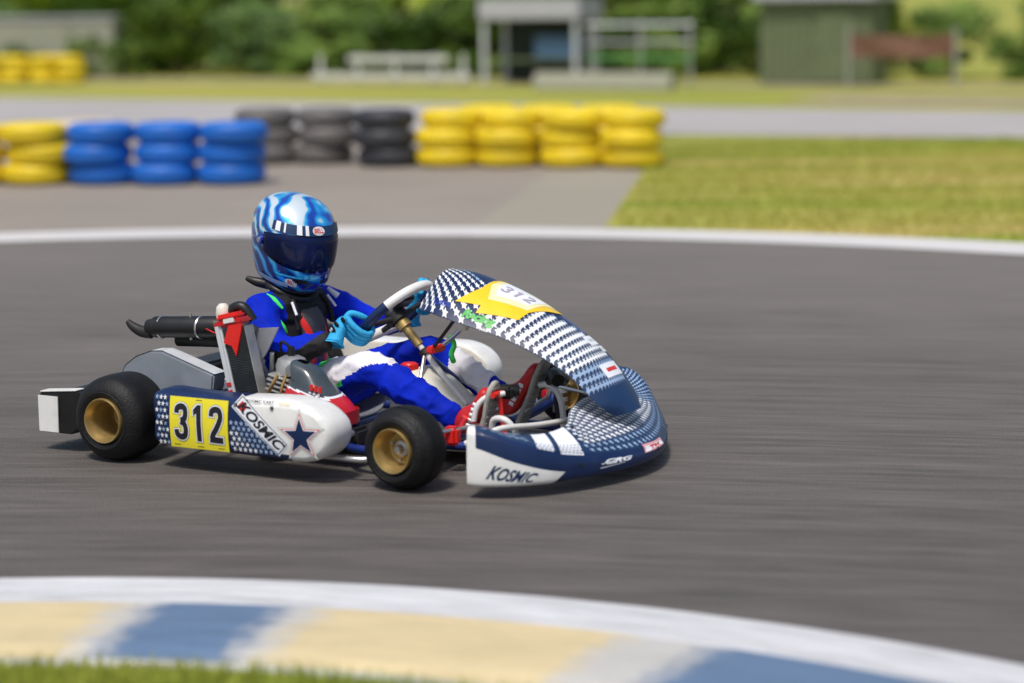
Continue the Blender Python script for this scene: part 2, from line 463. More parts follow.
def nose():
    mb = MB()
    mb.grid(lambda a, b: nose_pt(a*2-1, b), 300, 70, nose_mat)
    # inner return under the lip and flat ends
    def inner(a, b):
        u = a*2-1; p = nose_pt(u, 1); xo, yo = interp(NOUT, u); d = (V((xo, yo, 0))-V((p.x, p.y, 0))).normalized()
        s_ = interp([(0, 0, 0), (.15, .004, -.012), (1, .03, -.03)], b)
        return p+d*s_[0]+V((0, 0, s_[1]))
    mb.grid(inner, 120, 6, 'cream')
    for u in (-1, 1):
        pts = [nose_pt(u, k/24) for k in range(25)]; c = V((nose_pt(u, 1).x+.01, nose_pt(u, 1).y, .04))
        mb.add(pts+[c], [(i, i+1, 25) for i in range(24)], 'white')
    st = star2d(1, .45)
    random.seed(5)
    # dense star field on the top face, fading to the shoulder
    rows = 9
    for j in range(rows):
        t = .545+j*(.385/(rows-1))
        nn = 47
        for i in range(nn):
            u = -.93+1.86*(i+.5*(j % 2))/nn
            if -.72 < u < -.45: continue
            low = t < .60
            if u < -.72 and (low or random.random() < .25): continue
            m = 'decal_pale' if (low or u > .50 or u < -.7) else 'decal_white'
            s_ = .0150 if not low else .0120
            nose_S.decal(mb, st, m, (u, t), (s_*1.15, s_*(2.1 if abs(u) < .5 else 2.3)), random.uniform(-.1, .1)+.35, .0012)
    # far side band of small stars down the wall
    for j in range(7):
        for i in range(16):
            u = .30+.04*i+(.02 if j % 2 else 0)
            if u < .95: nose_S.decal(mb, st, 'decal_pale', (u, .20+.05*j), (.010, .017), .2, .0012)
    nose_S.poly(mb, [(-.985, .058), (-.985, .365), (-.80, .300), (-.575, .222), (-.64, .058)], 'white', .0009, .014)
    nose_S.poly(mb, [(-.695, .49), (-.612, .49), (-.590, .955), (-.672, .955)], 'decal_white', .0014, .014)
    nose_S.poly(mb, [(-.585, .47), (-.475, .47), (-.455, .955), (-.563, .955)], 'decal_white', .0014, .014)
    for j in range(4):
        for i in range(12):
            u = -.69+.0185*i+(.009 if j % 2 else 0); t = .50+.035*j
            if u < -.475: nose_S.decal(mb, st, 'navy_soft', (u, t), (.0052+.001*(3-j), .012+.003*(3-j)), .3, .0022)
    for u_, t_ in ((-.90, .70), (-.40, .88), (.0, .30), (.40, .30), (-.50, .30)):
        c_ = nose_S.at(u_, t_); n_ = (nose_S.at(u_, t_, .01)-c_).normalized(); mb.tube([c_-n_*.002, c_+n_*.003], .0055, 'blackmat', 12)
    # lettering
    nose_S.decal(mb, text2d('KOSMIC', .05, .45), 'decal_grey', (-.822, .195), (.056, .125), R(-12), .0014)
    nose_S.decal(mb, text2d('KOSMIC', .02, .45), 'navy', (-.822, .195), (.056, .125), R(-12), .0020)
    nose_S.decal(mb, text2d('CRG', .05, .6), 'decal_white', (-.315, .31), (.074, .155), R(5), .0014)
    nose_S.poly(mb, [(-.405, .20), (-.27, .235), (-.268, .245), (-.405, .212)], 'decal_white', .0014, .03)
    nose_S.poly(mb, [(-.395, .26), (-.23, .37), (-.232, .385), (-.40, .275)], 'decal_white', .0016, .03)
    # sponsor sticker
    nose_S.poly(mb, [(-.125, .33), (.095, .29), (.105, .50), (-.105, .525)], 'decal_pink', .0014, .02)
    nose_S.poly(mb, [(-.112, .36), (.085, .325), (.094, .475), (-.095, .50)], 'decal_white', .0018, .02)
    nose_S.decal(mb, text2d('TM', .05), 'decal_red', (-.008, .435), (.075, .11), -.12, .0022)
    nose_S.decal(mb, text2d('RACING', .03), 'decal_red', (-.008, .36), (.032, .055), -.12, .0022)
    mb.build('nose_fairing', kart, ang=60)
nose()

# ---- front fairing (steering panel) ----
FC = [(0, .900, .598), (.12, .975, .588), (.25, 1.068, .556), (.42, 1.212, .500), (.58, 1.34, .432), (.74, 1.448, .354), (.88, 1.525, .268), (1, 1.580, .192)]
def fair_pt(s_, w):
    """s down the panel 0..1, w across -1..1"""
    x, z = interp(FC, s_)
    hw = interp([(0, .140), (.06, .180), (.2, .212), (.35, .205), (.5, .178), (.75, .145), (.93, .122), (1, .075)], s_)[0]
    y = w*hw
    drop = (.112-.085*s_)*(abs(w)**2.2)
    x0, z0 = interp(FC, max(0, s_-.02)); x1, z1 = interp(FC, min(1, s_+.02)); t = V((x1-x0, z1-z0)).normalized()
    nx, nz = -t.y, t.x      # outward
    back = .02*abs(w)**3
    dip = .018*math.exp(-((s_-.30)/.16)**2)*(1-abs(w))
    return V((x-nx*drop-back, y, z-nz*drop+dip*.4))
fair_S = Surf(fair_pt, 1)
def fair_mat(a, b):
    w = b*2-1
    if a > .86: return 'navy_soft'
    if w > .25: return 'royal' if a < .62 else 'navy_soft'
    return 'navy' if a < .62 else 'navy_soft'
def fairing():
    mb = MB()
    mb.grid(lambda a, b: fair_pt(a, b*2-1), 150, 60, fair_mat)
    # underside skin, 4 mm thick
    mb.grid(lambda a, b: fair_S.at(a, (1-b)*2-1, -.004), 60, 24, 'cream')
    def edge(pts):
        n = len(pts); vs = [fair_S.at(a, w, 0) for a, w in pts]+[fair_S.at(a, w, -.004) for a, w in pts]
        mb.add(vs, [(i, i+1, n+i+1, n+i) for i in range(n-1)], 'navy')
    for w in (-1, 1): edge([(k/40, w) for k in range(41)])
    for a in (0, 1): edge([(a, -1+k/10) for k in range(21)])
    st = star2d(1, .5)
    random.seed(9)
    # rows of stars running across the panel, fusing into stripes farther down
    s_ = .016; r_ = 0
    while s_ < .86:
        wmax = interp([(0, .30), (.06, .12), (.13, -.02), (.25, -.12), (.45, -.10), (.55, .10), (.70, .30), (.86, .30)], s_)[0]
        lower = s_ > .36
        dw = .092 if lower else .125
        for i in range(40):
            w = -.945+i*dw+(dw/2 if r_ % 2 and not lower else 0)
            if w > wmax: break
            m = 'decal_white' if s_ < .76 and w < wmax-.06 else 'decal_pale'
            fair_S.decal(mb, st, m, (s_, w), (.0150, .070), 0.25, .0012)
        if lower:
            h_ = .0080 if s_ < .70 else .004
            fair_S.poly(mb, [(s_-h_, -.95), (s_-h_, wmax-.10), (s_+.001, wmax), (s_+h_, wmax-.10), (s_+h_, -.95)], 'decal_white' if s_ < .76 else 'decal_pale', .0015, .05)
        s_ += .0345 if not lower else .038; r_ += 1
    # scripts
    fair_S.decal(mb, text2d('Kosmic', .03, .3), 'royal', (.165, -.84), (.034, .13), .35, .0022)
    fair_S.decal(mb, text2d('Racing', .05, .4), 'decal_green', (.335, -.86), (.046, .17), 0.15, .0024)
    # stickers low on the far shoulder
    for s_, w, hs, hw in ((.665, .20, .026, .20), (.715, .36, .016, .14), (.810, -.02, .030, .36)):
        fair_S.poly(mb, [(s_-hs, w-hw), (s_+hs, w-hw), (s_+hs, w+hw), (s_-hs, w+hw)], 'decal_white', .0022, .03)
        fair_S.poly(mb, [(s_-hs*.3, w-hw*.6), (s_+hs*.25, w-hw*.6), (s_+hs*.25, w+hw*.6), (s_-hs*.3, w+hw*.6)], 'decal_red' if s_ > .78 else 'decal_grey', .0026, .03)
    o = mb.build('front_fairing', kart, ang=60)
    pl = MB()
    # yellow flash and pale number board
    fair_S.poly(pl, [(.217, -.76), (.308, -.67), (.317, -.81), (.45, -.64), (.45, -.39), (.50, .20), (.51, .50), (.44, .50), (.25, .42), (.245, .0), (.25, -.36)], 'gold_yellow', .003, .02)
    fair_S.poly(pl, [(.262, -.16), (.262, .40), (.475, .44), (.452, .10), (.44, -.36), (.308, -.52)], 'lemon', .0036, .02)
    fair_S.poly(pl, [(.285, -.12), (.285, .30), (.445, .30), (.425, -.24), (.312, -.38)], 'decal_white', .0042, .02)
    for ch, s_, w in (('3', .318, -.08), ('1', .362, -.06), ('2', .404, -.03)):
        for q, shp in enumerate(digit(ch, .085)):
            if ch == '1': fair_S.poly(pl, [(s_+.062*a, w+.26*b) for a, b in shp[0]], 'suit_grey', .0052, .02)
            else: fair_S.decal(pl, shp, 'suit_grey', (s_, w), (.062, .26), 0, .0052+.0002*q)
    pl.build('number_plate', o, label='pale number board on a yellow flash')
fairing()

# ---- wheels ----
def wheel(name, loc, rad, wid, rz, deep, label, side):
    """axle along local Y, outer face at local Y = 0 going inwards to +wid"""
    e = bpy.data.objects.new(name, None); COL.objects.link(e); e.parent = kart; e.location = loc; e.rotation_euler = (0, 0, rz); e['label'] = label
    if side > 0: e.rotation_euler = (0, 0, rz+pi)
    r, w = rad, wid
    ty = MB()
    prof = [(.070, .020), (.0738, .006), (.080, -.001), (.090, -.005), (.104, -.001), (r-.020, .011), (r-.010, .021), (r-.004, .034), (r-.0012, .048), (r, w*.35), (r+.0008, w*.5), (r, w*.65),
            (r-.0012, w-.036), (r-.004, w-.024), (r-.010, w-.014), (r-.020, w-.006), (.104, w+.003), (.090, w+.004), (.078, w-.001), (.070, w-.006), (.068, w-.02)]
    if not deep: prof = [(a_*.945 if a_ < .085 else a_, b_) for a_, b_ in prof]
    ty.lathe(prof, 'rubber', 72)
    # moulded ring on the sidewall
    ty.lathe([(.0905, -.0043), (.0925, -.0058), (.0945, -.0043)], 'rubber', 72)
    ty.build('tyre', e, ang=60)
    rm = MB()
    d = wid*(.62 if deep else .40); rk = 1 if deep else .94
    rm.lathe([(a_*rk, b_) for a_, b_ in [(.0735, .012), (.0740, -.004), (.0715, -.0085), (.0685, -.0075), (.0655, .002), (.0610, .012), (.0565, .026), (.0560, d-.01), (.050, d), (.040, d+.003), (.030, d), (.028, d-.006), (.0, d-.006)]], 'gold', 60)
    rm.lathe([(.068, .02), (.0672, wid*.5), (.068, wid-.02), (.0700, wid-.004), (.0675, wid-.0005), (.063, wid-.004), (.058, wid-.02), (.055, d+.02), (.045, d+.008), (0, d+.008)], 'gold', 60)
    rm.build('rim', e, ang=40, recalc=False)
    hb = MB()
    hb.lathe([(.0, d-.030), (.010, d-.030), (.013, d-.026), (.014, d-.010), (.024, d-.009), (.024, d-.002)], 'steel' if not deep else 'blackmat', 30)
    for k in range(3):
        a = 2*pi*k/3+.5; c = V((.034*cos(a), d-.006, .034*sin(a)))
        hb.tube([c, c+V((0, -.010, 0))], .0055, 'steel', 6)
    hb.tube([(0, d, 0), (0, wid+.05, 0)], .014, 'steel', 16)
    hb.build('hub', e)
    return e
wheel('rear_wheel', (0, -.674, .140), .1395, .185, 0, True, 'rear wheel nearest the camera, gold rim and wide slick tyre', -1)
wheel('rear_wheel', (0, .664, .140), .1395, .185, 0, True, 'rear wheel on the far side', 1)
wheel('front_wheel', (1.06, -.622, .128), .1275, .128, R(-5), False, 'front wheel nearest the camera, gold rim and slick tyre', -1)
wheel('front_wheel', (1.075, .600, .130), .1275, .128, R(-6), True, 'front wheel on the far side', 1)

# ---- chassis, axle, bars ----
mb = MB()
for s_ in (-1, 1):
    mb.tube([(-.10, s_*.30, .075), (.15, s_*.30, .065), (.55, s_*.30, .06), (.80, s_*.22, .06), (1.10, s_*.20, .065), (1.25, s_*.18, .07)], .015, 'blue_tube', 12, smooth=4)
    mb.tube([(1.02, s_*.18, .07), (1.04, s_*.34, .085), (1.06, s_*.44, .115)], .017, 'blue_tube', 12, smooth=3)
for x in (.05, .55, .98): mb.tube([(x, -.30 if x < .9 else -.2, .064), (x, .30 if x < .9 else .2, .064)], .014, 'blue_tube', 12)
mb.tube([(.70, -.30, .062), (.78, -.42, .075), (.90, -.46, .085), (1.00, -.44, .10)], .014, 'blue_tube', 12, smooth=4)
mb.build('chassis_frame', kart)
mb = MB(); mb.prism([(.50, -.24), (.80, -.22), (1.22, -.17), (1.24, 0), (1.22, .17), (.80, .22), (.50, .24)], .042, .046, 'alu', ((0, 0, 0), (1, 0, 0), (0, 1, 0), (0, 0, 1)))
mb.build('floor_tray', kart)
mb = MB(); mb.tube([(0, -.56, .14), (0, .56, .14)], .02, 'steel', 20)
for y in (-.26, .26): mb.box((0, y, .12), (.09, .035, .10), 'alu', .008)
mb.lathe([(.03, .0), (.085, .0), (.085, .006), (.03, .006)], 'steel', 40, (0, -.30, .14), close=True)
mb.build('rear_axle', kart)
mb = MB()   # side bar below the near pod
for s_, d0 in ((-1, 0), (1, -.11)):
    mb.tube([(.16+d0, s_*.30, .08), (.18+d0, s_*.50, .078), (.26+d0, s_*.555, .078), (.80+d0, s_*.555, .072), (.93+d0, s_*.52, .072), (1.0+d0, s_*.40, .075), (1.0+d0, s_*.22, .07)], .010, 'steel', 12, smooth=4)
    mb.tube([(.30+d0, s_*.53, .16), (.30+d0, s_*.40, .15), (.32+d0, s_*.30, .09)], .009, 'steel', 10, smooth=3)
mb.build('side_bar', kart)
# front bumper bars: the white tubes behind the nose
mb = MB()
mb.tube([(1.16, -.36, .11), (1.22, -.33, .140), (1.256, -.29, .155), (1.30, -.15, .143), (1.338, 0, .137), (1.345, .12, .137), (1.32, .25, .14), (1.20, .33, .11)], .0095, 'white_tube', 12, smooth=4)
mb.tube([(1.10, -.20, .07), (1.17, -.22, .12), (1.19, -.23, .165), (1.235, -.235, .168), (1.26, -.22, .13), (1.27, -.21, .08)], .0105, 'white_tube', 12, smooth=5)
mb.tube([(1.17, .115, .217), (1.20, .105, .222), (1.235, .10, .208), (1.255, .10, .17), (1.262, .10, .12), (1.262, .10, .08)], .0105, 'white_tube', 12, smooth=4)
mb.tube([(1.12, .34, .17), (1.30, .20, .185), (1.40, .10, .192)], .006, 'steel', 10)
mb.tube([(1.105, -.21, .150), (1.115, -.205, .195), (1.14, -.19, .225), (1.185, -.15, .235)], .009, 'white_tube', 12, smooth=4)
mb.build('front_bumper_bar', kart)
# tie rods / stub axle
mb = MB()
mb.tube([(1.02, -.46, .135), (1.10, -.30, .14), (1.12, -.10, .13)], .0065, 'steel', 10)
mb.build('tie_rod', kart)
mb = MB(); mb.tube([(1.02, .46, .135), (1.10, .30, .14), (1.12, .10, .13)], .0065, 'steel', 10)
mb.build('tie_rod', kart)
for s_ in (-1, 1):
    mb = MB()
    mb.tube([(1.06, s_*.45, .06), (1.06, s_*.45, .175)], .018, 'steel', 16)
    mb.tube([(1.06, s_*.45, .128), (1.06, s_*.53, .128)], .014, 'steel', 16)
    for z in (.07, .10, .13, .165): mb.tube([(1.075, s_*.45, z), (1.075, s_*.45, z+.012)], .022, 'alu', 12)
    mb.box((1.03, s_*.44, .12), (.05, .02, .03), 'red', .004)
    mb.build('stub_axle', kart)
# rear bumper
mb = MB()
mb.box((-.262, 0, .128), (.13, 1.03, .115), 'black', .014, seg=3)
for s_ in (-1, 1):
    mb.prism([(-.335, .062), (-.200, .062), (-.165, .085), (-.150, .195), (-.175, .207), (-.335, .193)], 0, .085, 'black', ((0, -.595 if s_ < 0 else .51, 0), (1, 0, 0), (0, 0, 1), (0, 1, 0)), .005)
    y = s_*.5975
    mb.prism([(-.333, .066), (-.252, .066), (-.250, .186), (-.333, .186)], 0, .004, 'white', ((0, y-.004 if s_ < 0 else y, 0), (1, 0, 0), (0, 0, 1), (0, 1, 0)))
    mb.prism([(-.332, .1945), (-.180, .2085), (-.182, .2125), (-.332, .199)], 0, .045, 'white', ((0, -.592 if s_ < 0 else .545, 0), (1, 0, 0), (0, 0, 1), (0, 1, 0)), .0015)
for y in (-.25, .25): mb.tube([(-.22, y, .11), (-.08, y, .08)], .014, 'steel', 12)
mb.build('rear_bumper', kart)

# ---- chain guard ----
mb = MB()
prof = [(-.135, .150), (-.155, .215), (-.135, .265), (-.085, .300), (-.02, .323), (.025, .326), (.235, .262), (.228, .212), (.190, .150)]
fr = ((0, -.395, 0), (1, 0, 0), (0, 0, 1), (0, 1, 0))
mb.prism(prof, 0, .070, 'guard', fr, .006)
top = [(V((a[0], 0, a[1])), V((b[0], 0, b[1]))) for a, b in zip(prof[1:6], prof[2:7])]
for a, b in top:
    d = (b-a).normalized(); n = V((-d.z, 0, d.x))
    vs = [p+V((0, y, 0))+n*.0025 for p in (a, b) for y in (-.391, -.329)]
    mb.add(vs, [(0, 1, 3, 2)], 'guard_edge')
mb.box((.20, -.36, .205), (.05, .05, .08), 'blackmat', .01)
mb.build('chain_guard', kart, ang=50)

# ---- exhaust ----
mb = MB()
mb.tube([(-.075, -.33, .392), (-.05, -.33, .394), (-.045, -.33, .394), (.20, -.32, .408), (.21, -.32, .408), (.26, -.31, .405)], [.026, .030, .036, .037, .032, .026], 'black', 20)
mb.tube([(-.065, -.33, .375), (-.10, -.335, .376), (-.135, -.34, .392), (-.155, -.34, .408)], [.022, .020, .015, .009], 'blackmat', 12, smooth=3)
mb.tube([(.0, -.27, .345), (.15, -.27, .352), (.26, -.27, .350)], .022, 'blackmat', 14)
mb.tube([(.255, -.31, .405), (.33, -.28, .39), (.38, -.27, .33), (.42, -.27, .27)], [.025, .024, .022, .02], 'blackmat', 14, smooth=4)
mb.tube([(.10, -.33, .36), (.10, -.33, .45)], .005, 'steel', 8)
for x in (-.02, .14): mb.lathe([(.0375, -.004), (.0395, 0), (.0375, .004)], 'steel', 20, (x, -.325, .396+.057*x), 'X')
mb.build('exhaust', kart)

# ---- radiator ----
rd = Matrix.Rotation(R(-13), 3, 'Y')
def rp(x, y, z): return V((.345, -.40, .315)) + rd @ V((x, y, z))
mb = MB()
mb.box(rp(.020, 0, -.02), (.090, .045, .26), 'blackmat', .003, rd)
for k in range(34):
    mb.box(rp(.020, -.0235, -.145+k*.0075), (.080, .002, .0018), 'glass_grey', 0, rd)
mb.box(rp(-.040, -.003, -.01), (.026, .050, .285), 'guard_edge', .006, rd)
mb.box(rp(.0665, -.001, -.02), (.004, .047, .26), 'alu', .001, rd)
for z in (-.09, -.115, -.065): mb.box(rp(-.040, -.029, z), (.018, .003, .014), 'decal_red', .001, rd)
ra = mb.build('radiator', kart)
mb = MB()
mb.box(rp(.005, 0, .130), (.120, .056, .022), 'red', .007, rd)
mb.box(rp(.003, 0, .150), (.09, .050, .022), 'redcap', .008, rd)
mb.box(rp(.015, -.030, .137), (.045, .004, .016), 'white', .002, rd)
o_, ax, az = rp(0, -.026, .11), rd @ V((1, 0, 0)), rd @ V((0, 0, 1))
mb.prism([(-.025, -.040), (.008, .012), (.062, .012), (.058, -.006), (.014, -.090), (.004, -.055)], -.004, .004, 'redcap', (o_, ax, az, (0, -1, 0)), .001)
mb.prism([(-.068, .008), (-.085, .018), (-.06, .0), (-.05, -.004)], -.003, .003, 'redcap', (o_, ax, az, (0, -1, 0)), 0)
mb.build('shroud', ra)
mb = MB()
mb.lathe([(0, .032), (.012, .030), (.021, .020), (.024, 0), (.022, -.02)], 'cream', 24, rp(-.038, .02, .165), 'Z')
mb.tube([rp(-.03, .03, .15), rp(-.005, .035, .172), rp(.03, .04, .170), rp(.05, .05, .12)], .017, 'black', 12, smooth=5)
mb.build('coolant_hose', ra)

# ---- engine ----
mb = MB()
mb.box((.46, -.33, .125), (.17, .17, .13), 'alu', .02, seg=3)
tl = Matrix.Rotation(R(12), 3, 'Y')
for k in range(6): mb.box(V((.475, -.33, .19))+tl @ V((0, 0, k*.016)), (.105-.006*(k % 2), .115, .008), 'alu', .003, tl)
mb.lathe([(.05, -.03), (.052, 0), (.045, .02), (.025, .03), (0, .03)], 'alu', 28, (.50, -.33, .305), 'Z')
mb.tube([(.50, -.33, .33), (.50, -.33, .365)], .012, 'black', 10)
mb.tube([(.50, -.33, .36), (.47, -.34, .38), (.44, -.30, .33), (.42, -.22, .2)], .005, 'black', 8, smooth=4)
mb.lathe([(0, -.055), (.045, -.055), (.055, -.045), (.055, 0)], 'blackmat', 30, (.46, -.40, .125))
for k in range(5):
    a = k*2*pi/5; mb.tube([(.46+.042*cos(a), -.45, .125+.042*sin(a)), (.46+.042*cos(a), -.46, .125+.042*sin(a))], .005, 'steel', 6)
mb.tube([(.44, -.40, .20), (.48, -.42, .245), (.50, -.41, .285)], .006, 'gold', 8, smooth=3)
mb.tube([(.53, -.40, .15), (.515, -.42, .22), (.53, -.40, .29)], .005, 'gold', 8, smooth=3)
mb.lathe([(.0, -.03), (.016, -.03), (.02, -.02), (.02, .03)], 'steel', 20, (.545, -.38, .30))
mb.tube([(.36, -.34, .09), (.62, -.34, .09)], .02, 'blackmat', 12)
for x, z in ((.66, .10), (.70, .125), (.74, .10), (.78, .12)): mb.lathe([(0, -.012), (.008, -.012), (.010, -.008), (.010, .01)], 'steel', 12, (x, -.42, z))
mb.box((.71, -.36, .10), (.16, .09, .06), 'blackmat', .012)
mb.build('engine', kart)
# airbox: dark dome over a red scoop
mb = MB()
def airb(a, b):
    # b 0 base .. 1 top
    cx, cz, lx, ly = interp([(0, .648, .165, .120, .080), (.2, .648, .205, .118, .080), (.42, .642, .240, .100, .072), (.55, .630, .265, .076, .062), (.7, .615, .290, .062, .055), (.9, .592, .330, .044, .038), (1, .584, .342, .018, .016)], b)
    t = a*2*pi; c, d = cos(t), sin(t); k = 2/3.2
    return V((cx+lx*math.copysign(abs(c)**k, c), -.385+ly*math.copysign(abs(d)**k, d), cz - (.30*lx*math.copysign(abs(c)**k, c)+.012)*(1 if b > .1 else 0)))
mb.grid(airb, 48, 40, lambda a, b: 'red' if b < .47+.05*cos(a*6.283) else ('decal_white' if b < .50+.05*cos(a*6.283) else 'glass_grey'), cu=True)
for k in range(3):
    p = V((.655+k*.016, -.448, .262-k*.003)); mb.box(p, (.011, .004, .020), 'redcap', .001)
    mb.box(p+V((-.006, -.001, -.018)), (.008, .004, .007), 'decal_white', .001)
mb.build('airbox', kart, ang=50)

# ---- seat ----
mb = MB()
SP = [(0, .56, .085, .14), (.25, .44, .052, .155), (.45, .31, .048, .165), (.62, .215, .085, .175), (.8, .165, .21, .185), (1, .115, .355, .165)]
def seat_pt(a, b):
    x, z, hw = interp(SP, b); w = a*2-1
    up = interp([(0, .05), (.4, .10), (.62, .14), (.85, .10), (1, .02)], b)[0]*abs(w)**3.2
    tx = interp([(0, 0), (.45, .1), (.62, .6), (1, .9)], b)[0]
    return V((x+up*tx*1.3, math.copysign(hw*(1-(1-abs(w))**1.5), w), z+up*(1-tx*.75)))
mb.grid(seat_pt, 40, 40, 'seat')
so = mb.build('seat', kart, ang=60)
md = so.modifiers.new('thickness', 'SOLIDIFY'); md.thickness = .006
mb = MB()   # seat wing on the near side, seen behind the radiator
mb.prism([(.364, .416), (.458, .426), (.405, .335), (.376, .300)], 0, .005, 'seat', ((0, -.335, 0), (1, 0, 0), (0, 0, 1), (0, 1, 0)), .001)
mb.tube([(.425, -.330, .34), (.41, -.32, .20), (.38, -.30, .07)], .008, 'steel', 10)
mb.build('seat_stay', kart)

# ---- fuel tank ----
mb = MB()
TK = [(0, .715, .19, .055, .075), (.06, .725, .225, .10, .115), (.35, .785, .268, .115, .12), (.6, .855, .240, .118, .12), (.85, .935, .175, .105, .10), (.96, .965, .145, .08, .08), (1, .975, .12, .03, .04)]
def tank_pt(a, b):
    x, zt, hy, _ = interp(TK, b); t = a*2*pi; k = 2/3.5; c, d = cos(t), sin(t)
    zc = (zt+.05)/2; hz = (zt-.05)/2
    return V((x, hy*math.copysign(abs(c)**k, c), zc+hz*math.copysign(abs(d)**k, d)))
mb.grid(tank_pt, 48, 40, 'tank', cu=True)
tk = mb.build('fuel_tank', kart, ang=70)
mb = MB(); mb.lathe([(.0, .026), (.022, .025), (.026, .020), (.027, .002), (.024, -.004)], 'redcap', 28, (.770, -.045, .262), 'Z')
for k in range(14): a = 2*pi*k/14; mb.box((.770+.027*cos(a), -.045+.027*sin(a), .274), (.004, .004, .018), 'redcap', 0)
mb.build('cap', tk)

# ---- steering ----
SCEN = V((.690, 0, .438)); U = V((.73, 0, .683)).normalized(); Yv = V((0, 1, 0)); Nv = V((-.683, 0, .73)).normalized()
TURN = R(-14)
def wp(a, r=.150, n=0):
    """point on the steering wheel; a = 0 top, positive towards the left hand"""
    a2 = a
    rr = r
    return SCEN+(U*cos(a2)+Yv*sin(a2))*rr+Nv*n
def wheel_curve(n=96):
    out = []
    for i in range(n):
        a = 2*pi*i/n; r = .146
        if cos(a) < -.72: r = .146*.72/abs(cos(a))
        b = a+TURN
        out.append(SCEN+(U*cos(b)+Yv*sin(b))*r)
    return out
mb = MB()
def wheel_mat(f):
    d = abs(((f*360+180) % 360)-180)    # degrees from the top
    return 'white' if d < 52 or d > 138 else 'navy'
mb.ring(wheel_curve(), .0165, wheel_mat, 14)
for ad in (-90, 90, 180):
    a = R(ad)+TURN; rr = .145 if ad != 180 else .108
    mb.tube([SCEN+(U*cos(a)+Yv*sin(a))*rr, SCEN+(U*cos(a)+Yv*sin(a))*.05-Nv*.012, SCEN-Nv*.02], [.008, .010, .014], 'blackmat', 10)
mb.tube([SCEN-Nv*.03, SCEN+Nv*.004], .036, 'blackmat', 24)
mb.tube([SCEN+Nv*.004, SCEN+Nv*.02], .03, 'glass_grey', 24)
mb.box(SCEN+U*.055+Nv*.012, (.05, .085, .03), 'black', .006, Matrix((U, Yv, Nv)).transposed())
mb.box(SCEN+U*.055+Nv*.028, (.03, .06, .003), 'decal_grey', .001, Matrix((U, Yv, Nv)).transposed())
mb.build('steering_wheel', kart)
mb = MB()
mb.tube([SCEN-Nv*.03, SCEN-Nv*.135], .016, 'gold', 16); mb.tube([SCEN-Nv*.035, SCEN-Nv*.06], .026, 'gold', 20)
mb.tube([SCEN-Nv*.135, SCEN-Nv*.39], .0095, 'white_tube', 14)
mb.tube([SCEN-Nv*.155, SCEN-Nv*.175], .019, 'blackmat', 14)
mb.tube([SCEN-Nv*.165+V((0, 0, 0)), (.86, .10, .22), (.90, .18, .07)], .009, 'blue_tube', 10)
mb.tube([SCEN-Nv*.165, (.84, -.10, .22), (.88, -.19, .07)], .007, 'steel', 10)
mb.build('steering_column', kart)
mb = MB()   # fairing bracket and green hose
mb.tube([(.84, .03, .33), (.92, .05, .40), (.99, .06, .50)], .008, 'steel', 10, smooth=3)
mb.tube([(.84, -.02, .33), (.93, -.05, .42), (1.0, -.07, .50)], .006, 'blackmat', 10, smooth=3)
mb.box((.845, .0, .332), (.03, .08, .024), 'redcap', .005)
mb.lathe([(.0, -.012), (.017, -.010), (.017, .010), (0, .012)], 'cream', 20, (.925, .045, .405))
mb.build('fairing_bracket', kart)
mb = MB(); mb.tube([(.87, .05, .37), (.885, .05, .34), (.88, .04, .31), (.90, .02, .29)], .009, 'suit_green', 10, smooth=4); mb.build('fuel_hose', kart)
# pedals
mb = MB()
mb.tube([(1.20, -.155, .06), (1.175, -.155, .16), (1.17, -.155, .235)], .008, 'redcap', 10)
mb.tube([(1.17, -.20, .235), (1.17, -.10, .235)], .009, 'redcap', 10); mb.tube([(1.20, -.155, .09), (1.12, -.19, .13), (1.06, -.20, .16)], .006, 'redcap', 8)
mb.build('brake_pedal', kart)
mb = MB()
mb.tube([(1.24, .13, .06), (1.22, .13, .16), (1.22, .13, .235)], .008, 'blackmat', 10)
mb.tube([(1.22, .08, .235), (1.22, .19, .235)], .010, 'blackmat', 10)
mb.lathe([(0, -.03), (.022, -.03), (.026, -.02), (.026, .02), (.0, .03)], 'black', 20, (1.185, .20, .225)); mb.lathe([(0, -.034), (.010, -.034), (.012, -.03)], 'steel', 14, (1.185, .20, .228))
mb.tube([(1.20, .22, .22), (1.23, .10, .26), (1.27, .05, .25)], .022, 'black', 12, smooth=4)
mb.build('throttle_pedal', kart)
mb = MB()
mb.box((1.175, -.115, .232), (.05, .045, .04), 'black', .010); mb.tube([(1.13, -.17, .225), (1.16, -.13, .238), (1.20, -.09, .235)], .020, 'black', 12, smooth=3)
mb.build('brake_cylinder', kart)
# white hub-cover disc and red bracket at the near front corner
mb = MB()
mb.tube([(1.06, -.27, .10), (1.085, -.26, .135), (1.10, -.25, .165)], .009, 'red', 12, smooth=4)
mb.box((1.085, -.31, .12), (.05, .04, .06), 'redcap', .01)
mb.build('steering_bracket', kart)

# ------------------------------------------------------------------ driver
POFF = V((.30, 0, .05))
KM = Matrix.Translation(KLOC) @ Matrix.Rotation(KROT, 4, 'Z')
drv = empty('person', KM @ POFF, KROT, 'kart driver in blue and white race suit, swirled blue helmet and light blue gloves', 'person')

